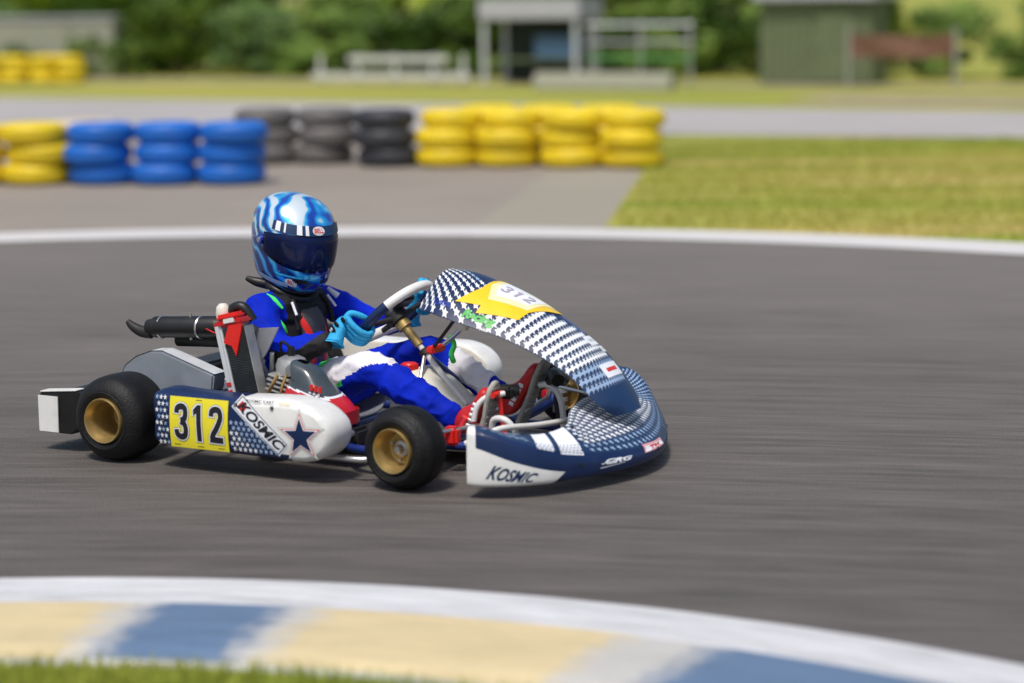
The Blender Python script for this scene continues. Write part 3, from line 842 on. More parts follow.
def skin(nodes, edges, root, lvl=2):
    names = list(nodes); me = bpy.data.meshes.new('flesh')
    me.from_pydata([V(nodes[k][0]) for k in names], [(names.index(a), names.index(b)) for a, b in edges], [])
    o = bpy.data.objects.new('flesh', me); COL.objects.link(o)
    m = o.modifiers.new('s', 'SKIN'); m.branch_smoothing = .6
    for i, k in enumerate(names):
        sv = me.skin_vertices[0].data[i]; r = nodes[k][1]; sv.radius = r if isinstance(r, tuple) else (r, r); sv.use_root = (k == root)
    s = o.modifiers.new('d', 'SUBSURF'); s.levels = lvl; s.render_levels = lvl
    bpy.context.view_layer.update()
    dg = bpy.context.evaluated_depsgraph_get(); ev = o.evaluated_get(dg); em = ev.to_mesh()
    vs = [v.co.copy() for v in em.vertices]; fs = [tuple(p.vertices) for p in em.polygons]
    ev.to_mesh_clear(); bpy.data.objects.remove(o); bpy.data.meshes.remove(me)
    return vs, fs

J = dict(
    pelvis=((.315, 0, .135), (.095, .13)), belly=((.270, 0, .23), (.085, .125)), chest=((.262, 0, .345), (.098, .158)), upper=((.270, 0, .458), (.074, .120)),
    neck=((.300, 0, .495), .050), head=((.318, 0, .60), .070), crown=((.318, 0, .68), .065),
    shR=((.262, -.168, .455), .074), uaR=((.318, -.232, .390), .068), elR=((.405, -.270, .330), .058), faR=((.495, -.250, .345), .046), wrR=((.580, -.205, .378), .029),
    shL=((.285, .162, .452), .070), uaL=((.345, .220, .400), .062), elL=((.43, .275, .350), .052), faL=((.53, .245, .365), .042), wrL=((.632, .195, .400), .028),
    hipR=((.37, -.095, .140), (.085, .085)), thR=((.54, -.140, .225), .078), knR=((.715, -.180, .290), .062), caR=((.85, -.185, .225), .060), anR=((.985, -.170, .160), .044), enR=((1.03, -.165, .135), .040),
    hipL=((.37, .095, .140), (.085, .085)), thL=((.54, .140, .225), .078), knL=((.715, .180, .290), .062), caL=((.85, .170, .235), .056), anL=((.985, .140, .180), .044), enL=((1.03, .130, .160), .040))
ED = [('pelvis', 'belly'), ('belly', 'chest'), ('chest', 'upper'), ('upper', 'neck'), ('neck', 'head'), ('head', 'crown')]
for s_ in 'RL':
    ED += [('upper', 'sh'+s_), ('sh'+s_, 'ua'+s_), ('ua'+s_, 'el'+s_), ('el'+s_, 'fa'+s_), ('fa'+s_, 'wr'+s_)]
    ED += [('pelvis', 'hip'+s_), ('hip'+s_, 'th'+s_), ('th'+s_, 'kn'+s_), ('kn'+s_, 'ca'+s_), ('ca'+s_, 'an'+s_), ('an'+s_, 'en'+s_)]
vs, fs = skin(J, ED, 'pelvis', 4)
# folds in the cloth
def fold(p):
    q = V((p.x*16+p.z*9, p.y*7, p.z*20-p.x*8)); r = 1-abs(noise.noise(q)); r2 = 1-abs(noise.noise(p*34+V((3, 1, 7))))
    return (r**3-.45)*.009+(r2**3-.4)*.002
bm = bmesh.new(); vv = [bm.verts.new(p) for p in vs]; bm.verts.index_update()
for f in fs: bm.faces.new([vv[i] for i in f])
bmesh.ops.recalc_face_normals(bm, faces=bm.faces[:]); bm.normal_update()

def seg_d(p, ks):
    best = 9
    for a, b in zip(ks, ks[1:]):
        A, B = V(J[a][0]), V(J[b][0]); t = max(0, min(1, (p-A).dot(B-A)/(B-A).length_squared)); best = min(best, (p-A.lerp(B, t)).length)
    return best
def suit_mat(p, n):
    sd = 'L' if p.y > 0 else 'R'
    arm = seg_d(p, ['ua'+sd, 'el'+sd, 'fa'+sd, 'wr'+sd]); leg = seg_d(p, ['hip'+sd, 'th'+sd, 'kn'+sd, 'ca'+sd, 'an'+sd]); tor = seg_d(p, ['belly', 'chest', 'upper'])-.05
    x, y, z = p; ay = abs(y); s_ = 1 if y > 0 else -1
    if z > .515 and ay < .08: return 'skin'
    if z > .470 and ay < .085 or (z > .44 and ay < .10 and x > .30): return 'suit_black'
    if arm < leg and arm < tor+.05 and x > .36:
        if y < 0 and (x > .495-.06*n.z*-1 or (n.z < .0 and x > .40)): return 'suit_black'
        return 'suit_blue'
    if ay < .125 and z > .25 and .28 < x < .46 and tor < .09 and leg > .07: return 'suit_black'
    if x > .46 and leg < arm:          # legs
        up = n.z*.92-n.x*.2-n.y*s_*.25
        if x < .80 and y < 0:
            lo = interp([(.50, -.50), (.60, -.38), (.68, -.12), (.74, .25), (.79, .60)], x)[0] if y < 0 else .25+.9*max(0, x-.66)
            if up > lo and x > .50: return 'suit_white' if x > .525+.02*sin(z*90) else 'suit_green'
            if up > lo-.22 and .50 < x < .62: return 'suit_green'
        if y > 0 and .82 < x < .98 and up > -.1: return 'suit_white'
    return 'suit_blue'
mb = MB()
for f in bm.faces:
    mb.f.append(tuple(v.index for v in f.verts)); mb.m.append(suit_mat(f.calc_center_median(), f.normal))
for v in bm.verts:
    if v.co.z < .52: v.co += v.normal*fold(v.co)
mb.v = [v.co.copy() for v in bm.verts]
bm.free()
mb.build('body', drv, -POFF, ang=180)

# chest protector and neck brace
mb = MB()
def cp(a, b):
    w = a*2-1; z = .205+.235*b
    x = interp([(0, .372), (.4, .378), (.75, .372), (1, .350)], b)[0]-.050*abs(w)**2.2-.004*cos(w*9)
    return V((x+.012, w*interp([(0, .10), (.5, .122), (.85, .115), (1, .085)], b)[0], z))
def cpm(a, b):
    w = a*2-1
    d = abs(abs(w)-(.50-.22*sin(b*pi*1.3)))
    return 'redcap' if d < .10 and b > .08 else ('prot' if abs(w) < .6 else 'suit_black')
mb.grid(cp, 60, 60, cpm); cpo = mb.build('chest_protector', drv, -POFF, ang=60)
md = cpo.modifiers.new('thickness', 'SOLIDIFY'); md.thickness = .012; md.offset = -1
mb = MB()
pts = []
for k in range(32):
    a = 2*pi*k/32; pts.append(V((.276+.078*cos(a), .094*sin(a), .506-.034*cos(a)+.003*sin(3*a))))
mb.ring(pts, .012, lambda f: 'black' if .2 < f < .95 else 'suit_black', 12)
mb.tube([(.235, -.07, .520), (.20, -.09, .530), (.165, -.10, .542)], [.018, .016, .008], 'black', 10, smooth=3)
for s_ in (-1, 1):   # straps with white and green piping running from collar over the shoulders
    mb.tube([(.34, s_*.085, .475), (.365, s_*.10, .43), (.372, s_*.105, .38)], .009, 'suit_black', 8, smooth=3)
    mb.tube([(.352, s_*.105, .470), (.378, s_*.118, .43)], .005, 'suit_white', 8)
mb.tube([(.270, -.135, .497), (.310, -.150, .483), (.345, -.150, .455)], [.004, .010, .004], 'suit_green', 8, smooth=3)
mb.tube([(.335, -.165, .425), (.352, -.165, .395), (.360, -.155, .375)], [.004, .012, .006], 'suit_green', 8, smooth=3)
mb.tube([(.345, .120, .492), (.372, .140, .462)], [.006, .012], 'suit_white', 8)
mb.build('neck_brace', drv, -POFF, ang=60)

# helmet
HT = [(-.150, .118, .070, .078), (-.138, .140, .092, .096), (-.11, .157, .108, .110), (-.06, .163, .130, .121), (-.01, .157, .148, .128), (.04, .146, .155, .128), (.08, .124, .147, .118), (.11, .094, .124, .099), (.132, .057, .085, .068), (.143, .022, .040, .030), (.146, 0.001, .001, .001)]
ZR = [-.150, -.144, -.138, -.125]+[-.11+.01*k for k in range(23)]+[.118, .125, .130, .135, .139, .1425, .1448, .146]
def hel(az, z, off=0):
    f, b, w = interp(HT, z); c, d = cos(az), sin(az); k = 2/2.25
    xx = math.copysign(abs(c)**k, c); yy = math.copysign(abs(d)**k, d)
    p = V(((f if c > 0 else b)*xx, w*yy, z))
    n = V((xx*w/(f if c > 0 else b), yy, 0)).normalized()+V((0, 0, z*4.0))
    return p+n.normalized()*off
HQ = Matrix.Translation(V((.290, .004, .674))) @ Matrix.Rotation(R(-25), 4, 'Z') @ Matrix.Rotation(R(14), 4, 'Y') @ Matrix.Rotation(R(-3), 4, 'X') @ Matrix.Scale(1.03, 4)
hm = MB()
hm.grid(lambda a, b: hel(a*2*pi, ZR[int(round(b*(len(ZR)-1)))]), 96, len(ZR)-1, 'helmet', cu=True)
helm = hm.build('helmet', drv, ang=60)
helm.matrix_local = Matrix.Translation(-POFF) @ HQ
def hpart(name, mb, par=None, ang=50):
    o = mb.build(name, par or helm, ang=ang); return o
mb = MB(); mb.ring([hel(2*pi*k/64, -.149, -.001) for k in range(64)], .007, 'black', 8)
mb.grid(lambda a, b: hel(a*2*pi, -.150)*(1-.35*b)+V((0, 0, .02*b)), 48, 2, 'black', cu=True); hpart('edge_trim', mb)
# visor: wraps round the front
def vis(a, b, off=.0035):
    w = a*2-1; az = w*R(84)
    lo = -.066+.032*abs(w)**2.5; hi = .052-.020*abs(w)**2.5+.0
    z = lo+(hi-lo)*b
    ed = min(b, 1-b, (1-abs(w))*2)
    return hel(az, z, off*min(1, ed*9)+.0005)
mb = MB(); mb.grid(vis, 80, 30, 'visor'); vo = hpart('visor', mb, ang=80)
VS = Surf(lambda a, b: vis(a, b, .0035), 1)
def surf_h(off): return Surf(lambda a, b: hel(a, b, off), 1)
H1 = surf_h(0)
def hdecal(mb, shape, mat, pos, sc, rot=0, off=.001):
    vs2, fs2 = shape; c, d = cos(rot), sin(rot)
    mb.add([hel(pos[0]+(x*sc[0]*c-y*sc[1]*d)/.15, pos[1]+x*sc[0]*d+y*sc[1]*c, off) for x, y in vs2], fs2, mat)
def disc(n=28): return [(0, 0)]+[(cos(2*pi*k/n), sin(2*pi*k/n)) for k in range(n)], [(0, 1+k, 1+(k+1) % n) for k in range(n)]
# oval badges: brow and chin
for pos, sc, rot, h_ in (((.02, .067), (.021, .0125), 0, .0062), ((-.62, -.108), (.026, .0125), R(-12), .0015)):
    mb = MB()
    hdecal(mb, disc(), 'decal_white', pos, sc, rot, h_)
    hdecal(mb, disc(), 'decal_pink', pos, (sc[0]*.86, sc[1]*.80), rot, h_+.0004)
    hdecal(mb, disc(), 'decal_white', pos, (sc[0]*.80, sc[1]*.72), rot, h_+.0008)
    hdecal(mb, text2d('BELL', .03), 'decal_red', pos, (.0150, .017), rot, h_+.0014)
    hpart('badge', mb)
mb = MB()
# brow strip above the visor with white and dark blocks
def band(a0, a1, z0, z1, mat, off, k=10):
    vs_ = [hel(a0+(a1-a0)*i/k, z, off) for i in range(k+1) for z in (z0, (z0+z1)/2, z1)]
    fs_ = []
    for i in range(k):
        for j in range(2): q = i*3+j; fs_.append((q, q+3, q+4, q+1))
    mb.add(vs_, fs_, mat)
band(R(-70), R(62), .052, .080, 'navy_soft', .0045, 40)
for a0, w_ in ((-64, 8), (-50, 3), (-30, 8), (-17, 5)): band(R(a0), R(a0+w_), .053, .081, 'decal_white', .0052, 6)
hpart('brow_strip', mb)
for s_ in (-1, 1):
    mb = MB(); c = hel(s_*R(88), .0, .004); n = V((0, s_, 0)); mb.tube([c-n*.004, c+n*.004], .016, 'royal', 24); mb.tube([c+n*.004, c+n*.006], .009, 'steel', 16)
    hpart('visor_pivot', mb)
mb = MB(); mb.tube([hel(0, -.058, .005), hel(0, -.066, .008)], .004, 'royal', 8); hpart('visor_tab', mb)
for s_ in (-1, 1):
    mb = MB(); band(s_*R(10), s_*R(34), -.106, -.092, 'black', .0016, 10); hpart('chin_vent', mb)
mb = MB(); band(R(-95), R(-40), -.128, -.112, 'decal_pale', .0014, 16); hpart('stripe', mb)
mb = MB(); band(R(-62), R(-18), -.090, -.083, 'glove', .0014, 16); hpart('stripe', mb)

# gloves
def glove(G, wrist, T, Rr, N_, side):
    mb = MB(); s_ = 1.04
    T, Rr, N_ = T.normalized(), Rr.normalized(), N_.normalized()
    base = G+Rr*.034*s_+N_*.060*s_
    # palm: cuff - heel - knuckle line
    nodes = dict(cuff=(wrist+(wrist-base).normalized()*.020, (.027, .027)), w=(wrist, (.027, .026)), p1=(wrist.lerp(base, .5), (.030, .024)), p2=(base, (.034, .019)), p3=(G+Rr*.037*s_+N_*.030*s_, (.036, .015)))
    v_, f_ = skin(nodes, [('cuff', 'w'), ('w', 'p1'), ('p1', 'p2'), ('p2', 'p3')], 'w', 2); mb.add(v_, f_, 'glove')
    LEN = (.94, 1.06, 1.0, .84)
    for i in range(4):
        o = T*((i-1.5)*.0185*s_); l = LEN[i]
        k = [base+o*.9, G+o+Rr*.040*s_+N_*.020*s_, G+o*1.02+Rr*.036*s_*l-N_*.014*s_, G+o*1.02+Rr*.012-N_*.032*s_, G+o-Rr*.016*l-N_*.026*s_, G+o-Rr*.028*l-N_*.006]
        rr = [.0095, .0110, .0103, .0097, .0090, .0078]
        nd = {str(q): (k[q], rr[q]*s_*1.02) for q in range(6)}
        v_, f_ = skin(nd, [(str(q), str(q+1)) for q in range(5)], '0', 2); mb.add(v_, f_, 'glove')
    # thumb: leaves the side of the palm and closes over the inside of the rim
    th = [wrist.lerp(base, .55)+T*.020-Rr*.004, base+T*.034-Rr*.016, G+T*.036-Rr*.012+N_*.030, G+T*.030-Rr*.026+N_*.012]
    nd = {str(q): (th[q], r_*s_) for q, r_ in enumerate((.013, .0125, .0110, .0090))}
    v_, f_ = skin(nd, [('0', '1'), ('1', '2'), ('2', '3')], '0', 2); mb.add(v_, f_, 'glove')
    o = mb.build('glove', drv, -POFF, ang=180)
    # dark knuckle guard, laid on the back of the glove
    PV = mb.v
    def top_of(c, rad=.012):
        hs = [(v-c).dot(Rr) for v in PV if ((v-c)-Rr*(v-c).dot(Rr)).length < rad]
        return c+Rr*(max(hs) if hs else .02)
    F3 = Matrix((N_, T, Rr)).transposed(); kg = MB()
    kl = base.lerp(G+Rr*.040*s_+N_*.020*s_, .30)
    for i in range(4): kg.box(top_of(kl+T*((i-1.5)*.0155), .008)-Rr*.001, (.019, .0165, .007), 'suit_black', .0025, F3)
    kg.build('knuckle_guard', o, ang=40); kg = MB()
    c = top_of(base.lerp(wrist, .42)); kg.box(c-Rr*.001, (.026, .034, .006), 'suit_black', .002, F3); kg.box(c+Rr*.0025+T*.003, (.010, .018, .003), 'decal_white', .0008, F3)
    kg.build('hand_patch', o, ang=40)
aR = R(-108)+TURN*.4; aL = R(88)+TURN
def rim_at(a): return SCEN+(U*cos(a)+Yv*sin(a))*.146, (U*cos(a)+Yv*sin(a)), (-U*sin(a)+Yv*cos(a))
g, ro, tn = rim_at(aR); glove(g, V(J['wrR'][0])+V((.012, .0, .004)), -tn*-1 if tn.dot(U) > 0 else -tn, (ro+V((0, 0, .10))), Nv, -1)
g, ro, tn = rim_at(aL); glove(g, V(J['wrL'][0])+V((.008, -.004, .0)), tn if tn.dot(U) > 0 else -tn, ro, Nv, 1)

# boots
def boot(heel, toe, ankle, cuff):
    heel, toe, ankle, cuff = V(heel), V(toe), V(ankle), V(cuff)
    d = (toe-heel).normalized(); up = (ankle-heel); up = (up-d*up.dot(d)).normalized(); L = (toe-heel).length
    nd = dict(cuff=(cuff, .047), ank=(ankle, .042), heel=(heel+up*.034+d*.030, (.034, .036)), mid=(heel+d*L*.5+up*.038, (.034, .033)), ball=(heel+d*L*.74+up*.026, (.038, .026)), toe=(toe-d*.024+up*.022, (.030, .019)))
    v_, f_ = skin(nd, [('cuff', 'ank'), ('ank', 'heel'), ('ank', 'mid'), ('mid', 'ball'), ('ball', 'toe')], 'ank', 3)
    mb = MB(); mb.add(v_, f_, 'boot')
    side = d.cross(up).normalized()
    for sg in (-1, 1):   # white flash with stitching
        for k in range(5):
            c = heel+d*(L*.30+k*.018)+up*(.045-.002*k)+side*sg*.0355
            mb.box(c, (.013, .004, .018), 'decal_white', .001, Matrix((d, side, up)).transposed())
    o = mb.build('boot', drv, -POFF, ang=180)
    so_ = MB()
    out = [(0, -.026), (.03, -.034), (L*.5, -.029), (L*.76, -.041), (L*.93, -.032), (L+.004, -.010), (L+.004, .010), (L*.93, .032), (L*.76, .041), (L*.5, .029), (.03, .034), (0, .026)]
    so_.prism(out, -.006, .010, 'sole', (heel, d, side, up), .003)
    for k in range(9): so_.box(heel+d*(L*(.08+.105*k))-up*.008, (.008, .05, .004), 'sole', .001, Matrix((d, side, up)).transposed())
    so_.build('sole', o)
boot((1.085, .125, .060), (1.185, .135, .300), (1.045, .128, .150), (1.005, .135, .175))
boot((1.105, -.165, .055), (1.160, -.160, .270), (1.050, -.165, .130), (1.005, -.168, .155))

# ------------------------------------------------------------------ the setting
def streak_mat(name, c0, c1, center, stren=.5, rough=.8, agg=1.0, stretch=.9, lift=0):
    """worn asphalt: aggregate plus rubber laid down along the driving line (rings about the bend's centre)"""
    m, nt, b = new_mat(name); N = nt.nodes; Lk = nt.links
    geo = N.new('ShaderNodeNewGeometry'); sep = N.new('ShaderNodeSeparateXYZ'); Lk.new(geo.outputs['Position'], sep.inputs[0])
    def mt(op, a, bb=None):
        q = N.new('ShaderNodeMath'); q.operation = op
        for i, x in enumerate((a, bb)):
            if x is None: continue
            if isinstance(x, (int, float)): q.inputs[i].default_value = x
            else: Lk.new(x, q.inputs[i])
        return q.outputs[0]
    dx = mt('SUBTRACT', sep.outputs[0], center[0]); dy = mt('SUBTRACT', sep.outputs[1], center[1])
    rad = mt('SQRT', mt('ADD', mt('MULTIPLY', dx, dx), mt('MULTIPLY', dy, dy))); ang = mt('ARCTAN2', dy, dx)
    cb = N.new('ShaderNodeCombineXYZ'); Lk.new(mt('MULTIPLY', rad, 1.0), cb.inputs[0]); Lk.new(mt('MULTIPLY', ang, stretch), cb.inputs[1])
    out = None
    tot = None
    for sc, w in ((3.0, .32), (14, .45), (44, .85)):
        n = N.new('ShaderNodeTexNoise'); n.inputs['Scale'].default_value = sc; n.inputs['Detail'].default_value = 5; n.inputs['Roughness'].default_value = .62
        Lk.new(cb.outputs[0], n.inputs['Vector'])
        v = mt('MULTIPLY', mt('SUBTRACT', n.outputs['Fac'], .5), w)
        tot = v if tot is None else mt('ADD', tot, v)
    n = N.new('ShaderNodeTexNoise'); n.inputs['Scale'].default_value = 140; n.inputs['Detail'].default_value = 4; Lk.new(geo.outputs['Position'], n.inputs['Vector'])
    vo = N.new('ShaderNodeTexVoronoi'); vo.inputs['Scale'].default_value = 110; Lk.new(geo.outputs['Position'], vo.inputs['Vector'])
    n4 = N.new('ShaderNodeTexNoise'); n4.inputs['Scale'].default_value = .45; n4.inputs['Detail'].default_value = 5; Lk.new(geo.outputs['Position'], n4.inputs['Vector'])
    t2 = mt('ADD', mt('MULTIPLY', tot, stren*1.6), mt('MULTIPLY', mt('SUBTRACT', n.outputs['Fac'], .5), .55*agg))
    t2 = mt('ADD', t2, mt('MULTIPLY', mt('SUBTRACT', n4.outputs['Fac'], .5), .42))
    t2 = mt('ADD', t2, .5)
    if lift:      # base colour darker near the inner kerb, paler towards the outside of the bend
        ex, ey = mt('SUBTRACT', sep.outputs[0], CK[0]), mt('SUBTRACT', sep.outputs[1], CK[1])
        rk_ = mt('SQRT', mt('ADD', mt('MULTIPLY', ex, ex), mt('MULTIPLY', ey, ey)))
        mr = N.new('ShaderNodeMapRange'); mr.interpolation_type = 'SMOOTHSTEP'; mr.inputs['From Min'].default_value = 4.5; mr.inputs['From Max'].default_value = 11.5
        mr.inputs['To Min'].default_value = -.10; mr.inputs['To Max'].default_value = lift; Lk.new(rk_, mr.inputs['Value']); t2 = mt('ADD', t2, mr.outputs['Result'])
    r = N.new('ShaderNodeValToRGB'); r.color_ramp.elements[0].position = .1; r.color_ramp.elements[1].position = .9
    r.color_ramp.elements[0].color = (*c0, 1); r.color_ramp.elements[1].color = (*c1, 1)
    Lk.new(t2, r.inputs['Fac']); Lk.new(r.outputs['Color'], b.inputs['Base Color'])
    b.inputs['Roughness'].default_value = rough
    bp = N.new('ShaderNodeBump'); bp.inputs['Strength'].default_value = .35*agg; bp.inputs['Distance'].default_value = .004
    Lk.new(mt('ADD', vo.outputs['Distance'], n.outputs['Fac']), bp.inputs['Height']); Lk.new(bp.outputs['Normal'], b.inputs['Normal'])
    return m
CB = (-1.7, 5.3); CK = (-1.25, 1.58); CS = (-2.2, -11.0)
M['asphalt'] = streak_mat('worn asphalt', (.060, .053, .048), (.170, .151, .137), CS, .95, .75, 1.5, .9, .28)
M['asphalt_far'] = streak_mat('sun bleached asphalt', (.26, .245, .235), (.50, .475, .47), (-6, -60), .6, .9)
M['asphalt_mid'] = streak_mat('dusty asphalt', (.18, .155, .13), (.36, .315, .27), CS, .9, .85, 1.3)
M['concrete'] = streak_mat('pale gravelly concrete', (.22, .20, .16), (.36, .33, .26), CS, .5, .9)
M['paint_white'] = streak_mat('worn white paint', (.42, .40, .39), (.78, .76, .74), CB, .5, .6, .6)
def two(name, stops, scale=1.0, stretch=(1, 1, 1), rough=.9, bump=.3):
    m, nt, b = new_mat(name); N = nt.nodes; Lk = nt.links
    g = N.new('ShaderNodeNewGeometry'); mp = N.new('ShaderNodeMapping'); mp.inputs['Scale'].default_value = stretch; Lk.new(g.outputs['Position'], mp.inputs['Vector'])
    n = N.new('ShaderNodeTexNoise'); n.inputs['Scale'].default_value = scale; n.inputs['Detail'].default_value = 9; n.inputs['Roughness'].default_value = .65
    Lk.new(mp.outputs[0], n.inputs['Vector'])
    r = N.new('ShaderNodeValToRGB'); e = r.color_ramp.elements
    e[0].position = stops[0][0]; e[0].color = (*stops[0][1], 1); e[1].position = stops[-1][0]; e[1].color = (*stops[-1][1], 1)
    for p, c in stops[1:-1]: x = e.new(p); x.color = (*c, 1)
    Lk.new(n.outputs['Fac'], r.inputs['Fac']); Lk.new(r.outputs['Color'], b.inputs['Base Color']); b.inputs['Roughness'].default_value = rough
    n2 = N.new('ShaderNodeTexNoise'); n2.inputs['Scale'].default_value = 30; n2.inputs['Detail'].default_value = 6; Lk.new(g.outputs['Position'], n2.inputs['Vector'])
    bp = N.new('ShaderNodeBump'); bp.inputs['Strength'].default_value = bump; bp.inputs['Distance'].default_value = .05
    Lk.new(n2.outputs['Fac'], bp.inputs['Height']); Lk.new(bp.outputs['Normal'], b.inputs['Normal'])
    return m
M['grass'] = two('short summer grass', [(.32, (.14, .19, .02)), (.45, (.26, .29, .03)), (.56, (.36, .33, .06)), (.70, (.46, .38, .12))], 1.0, (.10, .9, 1))
M['grass_in'] = two('infield grass', [(.34, (.17, .24, .025)), (.46, (.28, .32, .04)), (.56, (.41, .35, .085)), (.66, (.50, .40, .16))], 1.0, (.10, 1.3, 1))
M['dirt'] = two('dry dirt', [(.3, (.24, .19, .13)), (.7, (.40, .33, .24))], 1.5)
def kerb_paint():
    """one worn coat of blocks: yellow, white, blue by position round the bend, edges ragged and faded, under tyre rubber"""
    m = streak_mat('kerb paint', (.50, .50, .50), (1, 1, 1), CK, .6, .6, .7, .35); nt = m.node_tree; N = nt.nodes; Lk = nt.links; b = N['Principled BSDF']
    g = N.new('ShaderNodeNewGeometry'); sp = N.new('ShaderNodeSeparateXYZ'); Lk.new(g.outputs['Position'], sp.inputs[0])
    def mt(op, a, bb):
        q = N.new('ShaderNodeMath'); q.operation = op
        for i, x in enumerate((a, bb)):
            if isinstance(x, (int, float)): q.inputs[i].default_value = x
            else: Lk.new(x, q.inputs[i])
        return q.outputs[0]
    an = mt('ARCTAN2', mt('SUBTRACT', sp.outputs[1], CK[1]), mt('SUBTRACT', sp.outputs[0], CK[0]))
    n = N.new('ShaderNodeTexNoise'); n.inputs['Scale'].default_value = 16; n.inputs['Detail'].default_value = 8; n.inputs['Roughness'].default_value = .7; Lk.new(g.outputs['Position'], n.inputs['Vector'])
    an = mt('ADD', an, mt('MULTIPLY', mt('SUBTRACT', n.outputs['Fac'], .5), .07))
    f = mt('DIVIDE', mt('SUBTRACT', an, R(20)), R(100))
    rp = N.new('ShaderNodeValToRGB'); e = rp.color_ramp.elements
    Yc, Wc, Bc = (.86, .70, .40, 1), (.68, .66, .62, 1), (.15, .24, .39, 1)
    st = [(20, Yc), (45, Yc), (46.5, Wc), (48, Bc), (60.5, Bc), (62.2, Wc), (64.2, Wc), (65.6, Yc), (76.3, Yc), (77.8, Wc), (79.4, Bc), (83.3, Bc), (84.8, Wc), (86.2, Yc), (120, Yc)]
    e[0].position = 0; e[0].color = Yc; e[1].position = 1; e[1].color = Yc
    for a, c in st[1:-1]: x = e.new((a-20)/100); x.color = c
    Lk.new(f, rp.inputs['Fac'])
    src = b.inputs['Base Color'].links[0].from_socket
    mx = N.new('ShaderNodeMix'); mx.data_type = 'RGBA'; mx.blend_type = 'MULTIPLY'; mx.inputs['Factor'].default_value = 1
    Lk.new(rp.outputs['Color'], mx.inputs['A']); Lk.new(src, mx.inputs['B']); Lk.new(mx.outputs['Result'], b.inputs['Base Color'])
    return m
M['kerb_paint'] = kerb_paint()
M['kerb_white'] = streak_mat('kerb white paint', (.34, .34, .35), (.82, .82, .84), CK, .8, .6, .7, .35)
M['blade'] = two('grass blades', [(.34, (.18, .26, .025)), (.46, (.30, .35, .04)), (.56, (.44, .38, .09)), (.66, (.54, .43, .17))], 1.0, (.10, 1.3, 1))

def sheet(name, pts, z, mat):
    mb = MB(); mb.add([V((p[0], p[1], z)) for p in pts], [tuple(range(len(pts)))], mat); o = mb.build(name); tag(o, kind='structure'); return o
def circ(c, r, a0, a1, n): return [(c[0]+r*cos(R(a0+(a1-a0)*i/n)), c[1]+r*sin(R(a0+(a1-a0)*i/n))) for i in range(n+1)]
# ground to the horizon
mb = MB(); mb.grid(lambda a, b: V((-1500+3000*a, -1500+3000*b, -.012)), 2, 2, 'grass'); tag(mb.build('ground'), kind='structure')
# main track surface and run-off (one big sheet; its far edge is the grass beyond the second straight)
LINE = circ(CB, 8.6, 168, 12, 90)
ext_l = (LINE[0][0]-6, LINE[0][1]-14); ext_r = (LINE[-1][0]+3, LINE[-1][1]-14)
trk = [ext_l]+LINE+[ext_r]
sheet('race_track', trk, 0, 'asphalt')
# white edge line
mb = MB()
a_, b_ = circ(CB, 8.62, 168, 12, 120), circ(CB, 8.08, 168, 12, 120)
mb.add([V((*p, .004)) for p in a_]+[V((*p, .004)) for p in b_], [(121+i, 121+i+1, i+1, i) for i in range(120)], 'paint_white'); tag(mb.build('edge_line'), kind='structure')
# run-off asphalt behind the line
sheet('runoff_asphalt', [(-26, 4), (ext_l[0], ext_l[1])]+[p for p in circ(CB, 8.6, 168, 74, 60)]+[(.70, 14.6), (1.05, 17.9), (1.3, 20.5), (1.3, 24.2), (-8, 26.2), (-26, 29)], -.004, 'asphalt_mid')
sheet('gravel_strip', [(-.25, 13.82), (.60, 13.62), (1.12, 18.05), (.35, 18.2)], .001, 'concrete')
# second straight
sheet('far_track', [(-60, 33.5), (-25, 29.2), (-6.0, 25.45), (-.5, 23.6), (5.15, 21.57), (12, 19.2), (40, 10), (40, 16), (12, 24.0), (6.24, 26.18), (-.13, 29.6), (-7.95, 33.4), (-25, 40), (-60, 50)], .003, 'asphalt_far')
sheet('dirt_verge', [(3.7, 29.6), (5.0, 28.3), (12, 25.5), (12, 27.6), (7.5, 29.4), (4.6, 31.0)], -.002, 'dirt')
sheet('dirt_verge', [(-60, 56), (-12, 41.8), (0, 36.0), (9, 31.5), (30, 23), (30, 24), (9, 32.7), (0, 37.4), (-12, 43.3), (-60, 58)], -.003, 'dirt')

# near kerb: flat white band then the painted, raised block
def kerbz(r):   # r measured from CK
    return interp([(3.07, .022), (3.10, .034), (3.2, .032), (3.40, .022), (3.545, .010), (3.56, .010)], r)[0]
mb = MB()
def kp(a, b, r0, r1):
    an = R(200-230*a); r = r0+(r1-r0)*b
    return V((CK[0]+r*cos(an), CK[1]+r*sin(an), kerbz(r)))
mb.grid(lambda a, b: kp(a, b, 3.56, 3.07), 460, 10, 'kerb_paint')
mb.grid(lambda a, b: (lambda an: V((CK[0]+(3.07-.02*b)*cos(an), CK[1]+(3.07-.02*b)*sin(an), .022-.036*b)))(R(200-230*a)), 230, 1, 'kerb_white')
tag(mb.build('kerb'), kind='structure')
mb = MB()
mb.grid(lambda a, b: (lambda an, r: V((CK[0]+r*cos(an), CK[1]+r*sin(an), .006)))(R(200-230*a), 3.80-.24*b), 240, 2, 'kerb_white'); tag(mb.build('kerb_line'), kind='structure')
inner = circ(CK, 3.06, 200, -30, 90); sheet('verge', inner, .008, 'grass_in')
sheet('infield', [(.60, 13.70)]+[p for p in circ(CB, 8.63, 73.5, 14, 60)]+[(14, 7.5), (40, 4), (40, 9.8), (12, 19.0), (5.15, 21.4), (1.8, 22.7), (1.3, 22.0), (1.12, 18.05)], .002, 'grass_in')

